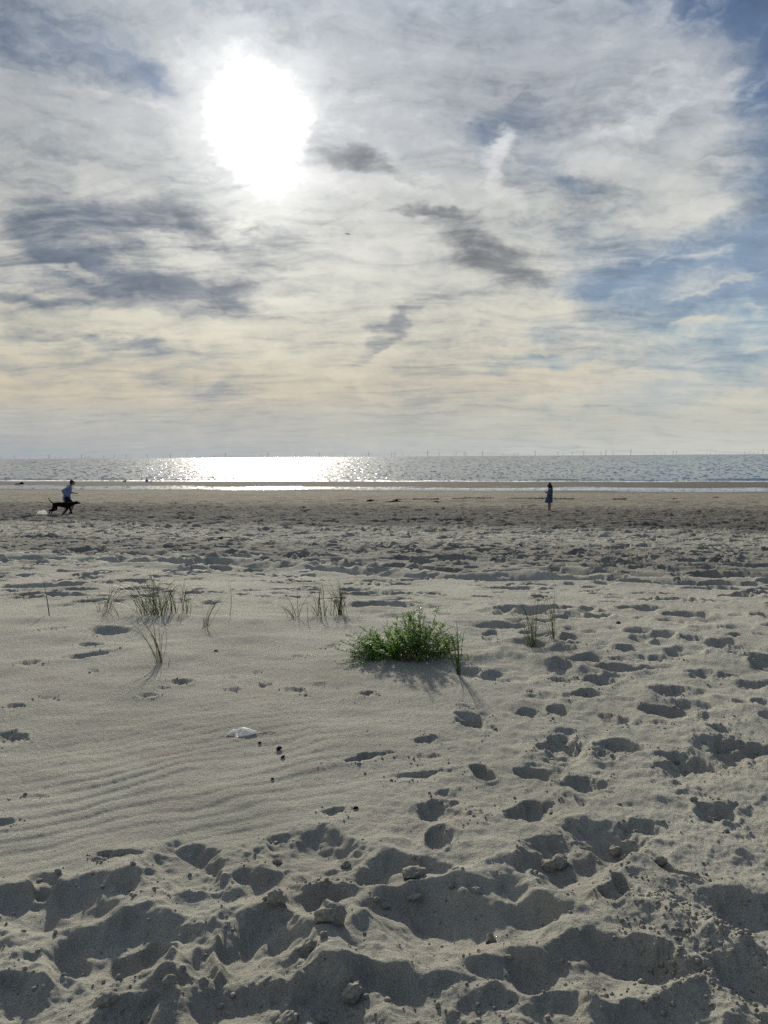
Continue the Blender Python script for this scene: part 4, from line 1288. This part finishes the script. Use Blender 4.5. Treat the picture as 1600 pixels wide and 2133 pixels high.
# pleated skirt, wider towards the hem and blown a little forward
i0 = len(b.v); nr_, ns_ = 9, 48
for r_ in range(nr_):
    t = r_ / (nr_ - 1)
    yy = 1026.5 + 18.6 * t
    cx_ = 1145.0 - 2.6 * t ** 1.3
    for j_ in range(ns_):
        a_ = 2 * math.pi * j_ / ns_
        pl = 1 + (.09 * math.sin(a_ * 9 + 1) + .04 * math.sin(a_ * 5)) * t
        b.v.append(P_(cx_ + 3.6 * 0, yy) + Vector((math.cos(a_) * (.135 + .06 * t) * pl * 1.02, math.sin(a_) * (.13 + .07 * t) * pl, .012 * math.sin(a_ * 4) * t)))
for r_ in range(nr_ - 1):
    for j_ in range(ns_):
        a_, c_ = i0 + r_ * ns_ + j_, i0 + r_ * ns_ + (j_ + 1) % ns_
        b.f.append((a_, a_ + ns_, c_ + ns_, c_))
b.f.append(tuple(i0 + j_ for j_ in range(ns_))); b.f.append(tuple(i0 + (nr_ - 1) * ns_ + j_ for j_ in range(ns_))[::-1])
b.melt('dress', denim_m, .013, girl, 2)
b = MB()
b.ball(hd + Vector((.022, 0, .02)), (.102, .088, .108))
b.ball(P_(1144.2, 1003.2), (.035, .035, .032))
b.tube([hd + Vector((.05, 0, -.02)), P_(1147.6, 1013.5), P_(1148.8, 1018.5)], [.085, .085, .06], 12, 'round')
b.tube([hd + Vector((-.01, -.075, -.04)), P_(1142.8, 1013.6, -.09), P_(1142.0, 1017, -.08)], [.03, .032, .014], 8, 'round')
b.melt('hair', hair_m, .011, girl, 2)
ph = MB(); ph.box((0, 0, 0), (.008, .072, .15))
pho = ph.build('phone', glass_m, None, smooth=False)
tag(pho, 'dark phone held up in the hands of the woman in denim dress', 'phone')
mw = Matrix.Translation(girl.location) @ Matrix.Rotation(girl.rotation_euler[2], 4, 'Z')
pho.location = mw @ (P_(1136.7, 1021.4))
pho.rotation_euler = (0, R(-32), girl.rotation_euler[2])

# distant figures at the water's edge
far_p, k, P_ = figure('person', 305.5, 1004.6, 'tiny distant person in pale blue crouching at the waterline', 'person')
b = MB()
b.tube([P_(304.6, 1002.6), P_(305.0, 1000.2), P_(305.6, 998.2)], [1.7 * k, 1.9 * k, 1.3 * k], 12, 'round')
b.tube([P_(305, 1003), P_(308.2, 1001.6), P_(308.4, 1004)], [1.4 * k, .9 * k, .7 * k], 10, 'round')
b.tube([P_(305.4, 998.6, -.2), P_(307.6, 1000.8, -.2), P_(308.6, 1002)], [.6 * k, .5 * k, .4 * k], 8, 'round')
b.melt('clothes', blueshirt_m, .03, far_p, 2)
b = MB(); b.ball(P_(306.3, 996.2), (.85 * k, .75 * k, 1.15 * k)); b.tube([P_(306, 998), P_(306.2, 997)], [.5 * k, .5 * k], 8, 'round')
b.melt('head', hair_m, .02, far_p, 2)
make_dog('dog', 260, 1004, 'tiny distant black dog sitting up left of the crouching person',
         [(257.0, 1002.4, 1.0), (259.0, 1002.3, 1.1), (261.3, 1002.0, 1.1), (262.6, 1000.8, .8)],
         [([(257, 1002.5), (256.4, 1003.8)], (.6, .4), .4), ([(258, 1002.5), (257.6, 1003.8)], (.6, .4), -.4), ([(261.6, 1002.4), (261.8, 1003.9)], (.5, .35), .4), ([(262, 1002.4), (262.4, 1003.9)], (.5, .35), -.4)],
         ([(256.6, 1002), (255.8, 1001.8), (255.4, 1002.2)], (.35, .3, .2)), (263.2, 1000.2, .75, 1), black_m)
make_dog('dog', 314.5, 1005, 'tiny distant black dog lying right of the crouching person',
         [(312.4, 1003.9, .7), (314.2, 1003.7, .9), (316, 1003.8, .7)],
         [([(312.6, 1004), (312.2, 1004.8)], (.4, .3), .3), ([(316, 1004), (316.2, 1004.8)], (.4, .3), -.3)],
         ([(312.2, 1003.8), (311.4, 1004.2)], (.3, .2)), (316.7, 1004.0, .55, 1), black_m)


# ------------------------------------------------------------------ weed, debris, clods
def lump(name, px, py, wpx, hpx, label, cat, mat, seed, depth=.6, sink=.35, jag=.25, flat=True):
    b_ = gpt(px, py)
    k = (b_ - CAM).length / FPX
    bm = bmesh.new()
    bmesh.ops.create_icosphere(bm, subdivisions=3, radius=1.0)
    rx_, rz_ = wpx * k / 2, hpx * k / 2
    for v_ in bm.verts:
        c_ = v_.co
        n_ = fbm(np.array([c_.x * 1.3 + seed * 3.1]), np.array([c_.y * 1.3 + c_.z * 1.7]), 3, seed)[0]
        r_ = 1 + jag * float(n_) * 1.6
        v_.co = Vector((c_.x * rx_ * r_, c_.y * rx_ * depth * r_, c_.z * rz_ * r_))
    me = bpy.data.meshes.new(name); bm.to_mesh(me); bm.free()
    me.polygons.foreach_set('use_smooth', [not flat] * len(me.polygons))
    o = link(name, me, mat, None, b_ + Vector((0, 0, rz_ * (1 - 2 * sink))))
    o.rotation_euler = (random.uniform(-.2, .2), random.uniform(-.2, .2), random.uniform(0, 1))
    tag(o, label, cat, None)
    return o


CLODS = [(688, 1950, 58, 50, 'largest rounded sand clod resting in the hollow at bottom centre'),
         (1166, 1788, 34, 28, 'rounded grey clod on the rim of the deep footprint, right of its twin'),
         (1143, 1794, 30, 24, 'tilted grey clod on the rim of the deep footprint, left of its twin'),
         (862, 1820, 48, 22, 'long flat slab of damp sand lying in the shaded hollow'),
         (1022, 1936, 20, 22, 'egg shaped clod on the shaded slope of the widest hollow'),
         (577, 1896, 36, 30, 'pointed clod standing on the crest at bottom centre left'),
         (803, 1868, 17, 13, 'small round clod on the crest below the flat slab'),
         (784, 1866, 13, 10, 'tiny clod touching the left of the small round crest clod'),
         (862, 1852, 30, 9, 'thin flat crust flake lying on the bright crest'),
         (940, 1848, 15, 12, 'small dark clod right of the shaded hollow with the slab'),
         (992, 1862, 19, 14, 'blunt clod among crumbs left of the deep footprint'),
         (650, 2003, 26, 20, 'dark broken clod below the largest rounded clod'),
         (675, 1997, 17, 13, 'small clod directly under the largest rounded clod'),
         (1281, 1748, 24, 19, 'rounded clod in the shaded print at the right of the trail'),
         (1300, 1756, 17, 13, 'smaller clod beside the rounded one in the right shaded print'),
         (735, 2076, 38, 38, 'steep pointed clod near the bottom edge right of centre left'),
         (598, 2125, 40, 24, 'wide low clod at the very bottom edge'),
         (670, 2112, 20, 17, 'upright small clod right of the wide low bottom clod'),
         (353, 2068, 26, 24, 'dark pointed clod on the lower left crest'),
         (226, 2096, 40, 26, 'broad rough clod on the lower left slope'),
         (250, 2056, 13, 12, 'tiny pointed clod in the lower left hollow'),
         (1377, 1806, 24, 18, 'half buried clod on the bright slope right of the deep footprint'),
         (1445, 1670, 15, 10, 'small clod by the right hand footprint trail'),
         (577, 1790, 20, 15, 'clod on the left rim of the footprint above the crest'),
         (720, 1795, 20, 15, 'clod on the right rim of the footprint above the crest'),
         (122, 1822, 12, 9, 'tiny clod on the upper left crest')]
for i_, (px, py, w_, h_, lab) in enumerate(CLODS):
    lump('sand_clod', px, py, w_, h_, lab, 'sand clod', clod_m, 300 + i_, .75, .3, .22)

WEED = [(581, 1561, 11, 8, 'small black crumpled debris right of the white plastic scrap'), (541, 1547, 6, 4, 'tiny black chip just below right end of the plastic scrap'),
        (589, 1579, 7, 6, 'black chip below the crumpled black debris'), (567, 1623, 6, 4, 'black speck far below the crumpled black debris'),
        (1082, 1139, 24, 7, 'dark seaweed clump on trodden sand right of centre'), (457, 1122, 14, 6, 'dark seaweed clump on trodden sand left of centre'),
        (767, 1045, 22, 3.5, 'short dark seaweed strip, leftmost on the strandline'), (816, 1045, 42, 4, 'longest dark seaweed strip on the strandline'),
        (919, 1046, 26, 3, 'thin dark seaweed strip right of the longest one'), (456, 1058, 14, 3, 'small dark weed patch, leftmost below the strandline'),
        (501, 1058, 11, 3, 'small dark weed patch right of the leftmost one'), (629, 1058, 16, 3.5, 'dark weed patch near the middle of the far beach'),
        (1271, 1071, 12, 3, 'small dark weed patch right of the standing woman'), (81, 1054, 7, 2.2, 'thin dark driftwood piece left of the dog'),
        (45, 1008.4, 7, 4.5, 'distant dark lump on the sand bar at far left'), (36, 1009, 9, 2.4, 'flat distant dark lump beside the taller one at far left'),
        (1330, 1176, 16, 5, 'dark weed lump in the churned sand at right'), (742, 1685, 9, 5, 'dark chip by the small pit left of the trail'), (450, 1358, 9, 3, 'dark crumbs on the smooth sand right of the nearest left tuft'),
        (1288, 1297, 14, 5, 'dark weed crumbs right of the marram tufts')]
for i_, (px, py, w_, h_, lab) in enumerate(WEED):
    lump('seaweed_clump' if 'weed' in lab else ('driftwood' if 'drift' in lab else ('debris' if 'black' in lab or 'chip' in lab or 'crumbs' in lab else 'dark_lump')), px, py, w_, h_, lab,
         'seaweed' if 'weed' in lab else ('driftwood' if 'drift' in lab else ('debris' if 'black' in lab or 'chip' in lab or 'crumbs' in lab else 'lump')), dark_m, 500 + i_, .5, .2, .55)

# twig beside the plastic
tw = MB()
tp = [(528, 1530), (540, 1529.5), (552, 1526), (562, 1525.6), (575, 1526)]
tb = gpt(550, 1527)
tw.tube([gpt(*q_) + Vector((0, 0, .003 + .004 * (i_ % 2))) - tb for i_, q_ in enumerate(tp)], [.0015, .0022, .002, .0018, .0012], 6)
tag(tw.build('twig', dark_m, None, tb), 'thin dark twig lying at the right end of the white plastic scrap', 'twig')

# the plastic scrap: a thin sheet folded over itself
pb = gpt(500, 1532)
kp = (pb - CAM).length / FPX
top = [(473, 1531, .001), (480, 1528, .004), (488, 1526, .011), (495, 1526, .012), (498, 1526, .024), (506, 1526, .026), (516, 1527, .019), (526, 1528, .011), (533, 1528, .010)]
bot = [(475, 1532, .001), (481, 1532, .002), (488, 1533, .002), (493, 1534, .002), (499, 1535, .003), (506, 1535, .002), (514, 1534, .002), (523, 1532, .003), (532, 1530, .004)]
pv = []
for (x1, y1, z1), (x2, y2, z2) in zip(top, bot):
    a_, c_ = gpt(x1, y1) + Vector((0, 0, z1)), gpt(x2, y2) + Vector((0, 0, z2))
    for j_ in range(7):
        t = j_ / 6
        pv.append(a_.lerp(c_, t) + Vector((0, 0, .010 * math.sin(t * math.pi) * math.sin(x1 * .5))) - pb)
pm = MB(); pm.v = pv
pm.f = [(i_ * 7 + j_, i_ * 7 + j_ + 1, (i_ + 1) * 7 + j_ + 1, (i_ + 1) * 7 + j_) for i_ in range(8) for j_ in range(6)]
po = pm.build('plastic_scrap', film_m, None, pb)
tag(po, 'folded scrap of thin white plastic lying on the smooth sand', 'litter')
m_ = po.modifiers.new('thickness', 'SOLIDIFY'); m_.thickness = .0012
rim_ = MB(); rim_.tube([gpt(x_, y_) + Vector((0, 0, z_ + .002)) - pb for x_, y_, z_ in top], [.003, .0065, .009, .006, .005, .0065, .010, .011, .007], 8, 'round')
rim_.build('rolled_edge', white_m, po)

# crumbs of crust round the footprints
def scatter(pts, sizes, mat, name, label, seed):
    rs = np.random.RandomState(seed)
    ico = np.array([(0, 0, 1), (.894, 0, .447), (.276, .851, .447), (-.724, .526, .447), (-.724, -.526, .447), (.276, -.851, .447), (.724, .526, -.447), (-.276, .851, -.447), (-.894, 0, -.447), (-.276, -.851, -.447), (.724, -.526, -.447), (0, 0, -1)])
    fc = np.array([(0, 1, 2), (0, 2, 3), (0, 3, 4), (0, 4, 5), (0, 5, 1), (1, 6, 2), (2, 7, 3), (3, 8, 4), (4, 9, 5), (5, 10, 1), (2, 6, 7), (3, 7, 8), (4, 8, 9), (5, 9, 10), (1, 10, 6), (11, 7, 6), (11, 8, 7), (11, 9, 8), (11, 10, 9), (11, 6, 10)])
    n_ = len(pts)
    z = height(pts[:, 0], pts[:, 1])
    j_ = 1 + rs.uniform(-.3, .3, (n_, 12, 1))
    sc = sizes[:, None, None] * rs.uniform(.55, 1.15, (n_, 1, 3))
    a_ = rs.uniform(0, 6.28, n_); ca, sa_ = np.cos(a_)[:, None], np.sin(a_)[:, None]
    v_ = ico[None] * j_ * sc
    x_ = v_[..., 0] * ca - v_[..., 1] * sa_; y_ = v_[..., 0] * sa_ + v_[..., 1] * ca
    v_ = np.stack([x_ + pts[:, 0:1], y_ + pts[:, 1:2], v_[..., 2] * .8 + z[:, None] + sizes[:, None] * .25], -1)
    f_ = (fc[None] + (np.arange(n_) * 12)[:, None, None]).reshape(-1, 3)
    o = link(name, mesh_np(name, v_.reshape(-1, 3), None, f_, False), mat)
    tag(o, label, None, None, 'stuff')


rs = np.random.RandomState(3)
pp, ss = [], []
for (cx, cy, rx, ry, a, dep, rim, rg) in PITS_G:
    if cy > 7 or rg < .15:
        continue
    n_ = int(6 + 70 * rg * rx / .2 * (1 if cx > -.4 else .6))
    t0 = rs.uniform(0, 6.28)
    t = t0 + rs.normal(0, 1.1, n_)
    q_ = rs.normal(1.08, .16, n_)
    u, w = np.cos(t) * rx * q_, np.sin(t) * ry * q_
    pp.append(np.stack([cx + u * math.cos(a) - w * math.sin(a), cy + u * math.sin(a) + w * math.cos(a)], -1))
    ss.append(np.clip(rs.lognormal(-5.6, .55, n_), .0012, .012))
n_ = 500
cr = np.stack([rs.normal(CRUST[0], CRUST[2] * .7, n_), rs.normal(CRUST[1], CRUST[3] * .7, n_)], -1)
pp.append(cr); ss.append(np.clip(rs.lognormal(-5.4, .5, n_), .002, .012))
n_ = 700
yy_ = rs.uniform(1.6, 5.5, n_); pp.append(np.stack([rs.uniform(-.1, .62, n_) * yy_, yy_], -1)); ss.append(np.clip(rs.lognormal(-5.9, .5, n_), .001, .008))
n_ = 500
yy_ = rs.uniform(1.6, 2.7, n_); pp.append(np.stack([rs.uniform(-.6, .6, n_) * yy_, yy_], -1)); ss.append(np.clip(rs.lognormal(-5.5, .6, n_), .001, .012))
scatter(np.concatenate(pp), np.concatenate(ss), clod_m, 'sand_crumbs', 'small crumbs of broken sand crust round the footprints', 1)
n_ = 240
yy_ = rs.uniform(1.9, 7.0, n_) ** 1.0
pts_ = np.stack([rs.uniform(-.6, .62, n_) * yy_, yy_], -1)
scatter(pts_, np.clip(rs.lognormal(-6.3, .5, n_), .0008, .005), dark_m, 'shell_specks', 'tiny dark shell and weed specks scattered on the sand', 2)
# dark line of weed left by the tide
n_ = 2600
px_ = rs.uniform(860, 1500, n_)
g_ = np.array([ground(a_, 1040.5 + 1.5 * math.sin(a_ / 90) - (a_ - 860) * .004 + rs.normal(0, .35)) for a_ in px_])
keep = fbm(px_ / 60, px_ * 0, 3, 9) > -.35 + (px_ - 860) / 900
scatter(g_[keep], rs.uniform(.02, .07, keep.sum()), dark_m, 'strandline_weed', 'thin broken dark line of seaweed along the strandline', 3)

# ------------------------------------------------------------------ wind turbines far out at sea
TURB = [(4, 6), (31, 8), (51, 5), (61, 5), (101, 10), (105, 8), (115, 5), (127, 5), (170, 10), (178, 6), (184, 6), (189, 5), (216, 8), (238, 9), (263, 10), (269, 5), (274, 6), (307, 10), (345, 6), (355, 11), (389, 9), (394, 5), (419, 5), (447, 6), (470, 12), (483, 5),
        (526, 6), (542, 10), (547, 7), (558, 12), (594, 6), (616, 9), (648, 5), (666, 11), (689, 5), (694, 5), (719, 9), (754, 7), (762, 6), (768, 12), (788, 5), (816, 10), (823, 11), (838, 6), (853, 5), (868, 4), (891, 15), (915, 10), (945, 7), (950, 10), (967, 12), (971, 11),
        (1005, 13), (1048, 6), (1073, 6), (1079, 8), (1115, 13), (1125, 6), (1162, 10), (1173, 7), (1192, 9), (1216, 13), (1252, 10), (1262, 13), (1277, 10), (1314, 14), (1363, 8), (1377, 6), (1385, 7), (1402, 11), (1409, 10), (1471, 7), (1480, 6), (1491, 6), (1499, 6), (1504, 6), (1510, 6), (1551, 7), (1562, 8), (1570, 6), (1579, 7), (1589, 12)]
tower_me = MB().tube([(0, 0, -3), (0, 0, 40), (0, 0, 92)], [4.4, 3.8, 2.6], 10).mesh('tower', turbine_m)
nac_me = MB().box((0, -3, 95), (4.5, 13, 5)).ball((0, -10.5, 95), (2.6, 3.2, 2.6)).mesh('nacelle', turbine_m)
bb = MB()
i0 = 0
for j_, (z_, w_, th) in enumerate(((0, 2.4, 2.4), (9, 5.2, 1.4), (30, 3.4, .8), (55, .9, .3))):
    bb.v += [Vector((-w_ * .35, -th / 2, z_)), Vector((w_ * .65, -th / 2, z_)), Vector((w_ * .65, th / 2, z_)), Vector((-w_ * .35, th / 2, z_))]
for j_ in range(3):
    for m2 in range(4):
        a_, c_ = j_ * 4 + m2, j_ * 4 + (m2 + 1) % 4
        bb.f.append((a_, c_, c_ + 4, a_ + 4))
bb.f += [(3, 2, 1, 0), (12, 13, 14, 15)]
blade_me = bb.mesh('rotor_blade', turbine_m)
SEG = [(0, 145, 'left of the jogger'), (145, 300, 'between jogger and crouching person'), (300, 420, 'at left end of the glitter'), (420, 700, 'above brightest glitter'),
       (700, 860, 'right of the brightest glitter'), (860, 1050, 'left of the woman'), (1050, 1225, 'above the woman'), (1225, 1420, 'right of the woman'), (1420, 1600, 'at the far right')]
ORD = ['first', 'second', 'third', 'fourth', 'fifth', 'sixth', 'seventh', 'eighth', 'ninth', 'tenth', 'eleventh', 'twelfth', 'thirteenth', 'fourteenth']
cnt = {}
rt = random.Random(4)
ns_ = {}
for tx, th_ in TURB:
    q_ = next(s_ for s_ in SEG if s_[0] <= tx < s_[1])[2]
    ns_[q_] = ns_.get(q_, 0) + 1
for tx, th_ in TURB:
    seg = next(s_ for s_ in SEG if s_[0] <= tx < s_[1])
    cnt[seg[2]] = cnt.get(seg[2], 0) + 1
    yh = 956 - tx * 10 / 1600
    d = pix_dir(tx, yh)
    D = 150 * FPX / th_
    D = min(D, 42000)
    sc = th_ * D / FPX / 150
    p = Vector((d.x, d.y, 0)).normalized() * D
    t_ = empty('wind_turbine', (p.x, p.y, SEA_Z), rt.uniform(-.5, .9))
    t_.scale = (sc, sc, sc)
    tag(t_, f"{'tall' if th_ >= 9 else 'small faint'} wind turbine, {ORD[cnt[seg[2]] - 1]} from left {seg[2]}", 'wind turbine', 'offshore wind turbines along the horizon')
    link('tower', tower_me, None, t_); link('nacelle', nac_me, None, t_)
    a0 = rt.uniform(0, 120)
    for j_ in range(3):
        bo = link('rotor_blade', blade_me, None, t_, (0, -11, 95))
        bo.rotation_euler = (0, R(a0 + 120 * j_), 0)

# ------------------------------------------------------------------ aeroplane
d = pix_dir(725, 487.5)
pl = empty('aeroplane', CAM + d * 5200, -math.atan2(d.x, d.y) + R(12))
tag(pl, 'tiny dark aeroplane flying right in the pale cloud below the sun', 'aeroplane')
b = MB(); b.tube([(-17, 0, 1.2), (-12, 0, .5), (0, 0, 0), (10, 0, 0), (14, 0, -.3), (15.5, 0, -.6)], [.5, 1.6, 2.0, 2.0, 1.5, .5], 12, 'round'); b.build('fuselage', plane_m, pl)
for s_ in (-1, 1):
    b = MB(); b.v = [Vector(q_) for q_ in ((4, s_ * 1.5, -.8), (-2.5, s_ * 1.5, -.8), (-6.5, s_ * 16, .6), (-4.5, s_ * 16, .6), (4, s_ * 1.5, -.3), (-2.5, s_ * 1.5, -.4), (-6.5, s_ * 16, .8), (-4.5, s_ * 16, .8))]
    b.f = [(0, 1, 2, 3), (7, 6, 5, 4), (0, 3, 7, 4), (1, 5, 6, 2), (0, 4, 5, 1), (3, 2, 6, 7)]; b.build('wing', plane_m, pl, smooth=False)
    b = MB(); b.tube([(2.5, s_ * 5.5, -1.8), (-1.5, s_ * 5.5, -1.8)], [1.05, .8], 10, 'round'); b.build('engine', plane_m, pl)
    b = MB(); b.box((-15.5, s_ * 3.2, 1.6), (2.4, 5.5, .3), (0, 0, s_ * -.4)); b.build('tailplane', plane_m, pl, smooth=False)
b = MB(); b.v = [Vector(q_) for q_ in ((-11.5, -.2, 1.6), (-16, -.2, 1.4), (-18.5, -.2, 7), (-16.5, -.2, 7), (-11.5, .2, 1.6), (-16, .2, 1.4), (-18.5, .2, 7), (-16.5, .2, 7))]
b.f = [(0, 1, 2, 3), (7, 6, 5, 4), (0, 3, 7, 4), (1, 5, 6, 2), (0, 4, 5, 1), (3, 2, 6, 7)]; b.build('tail_fin', plane_m, pl, smooth=False)
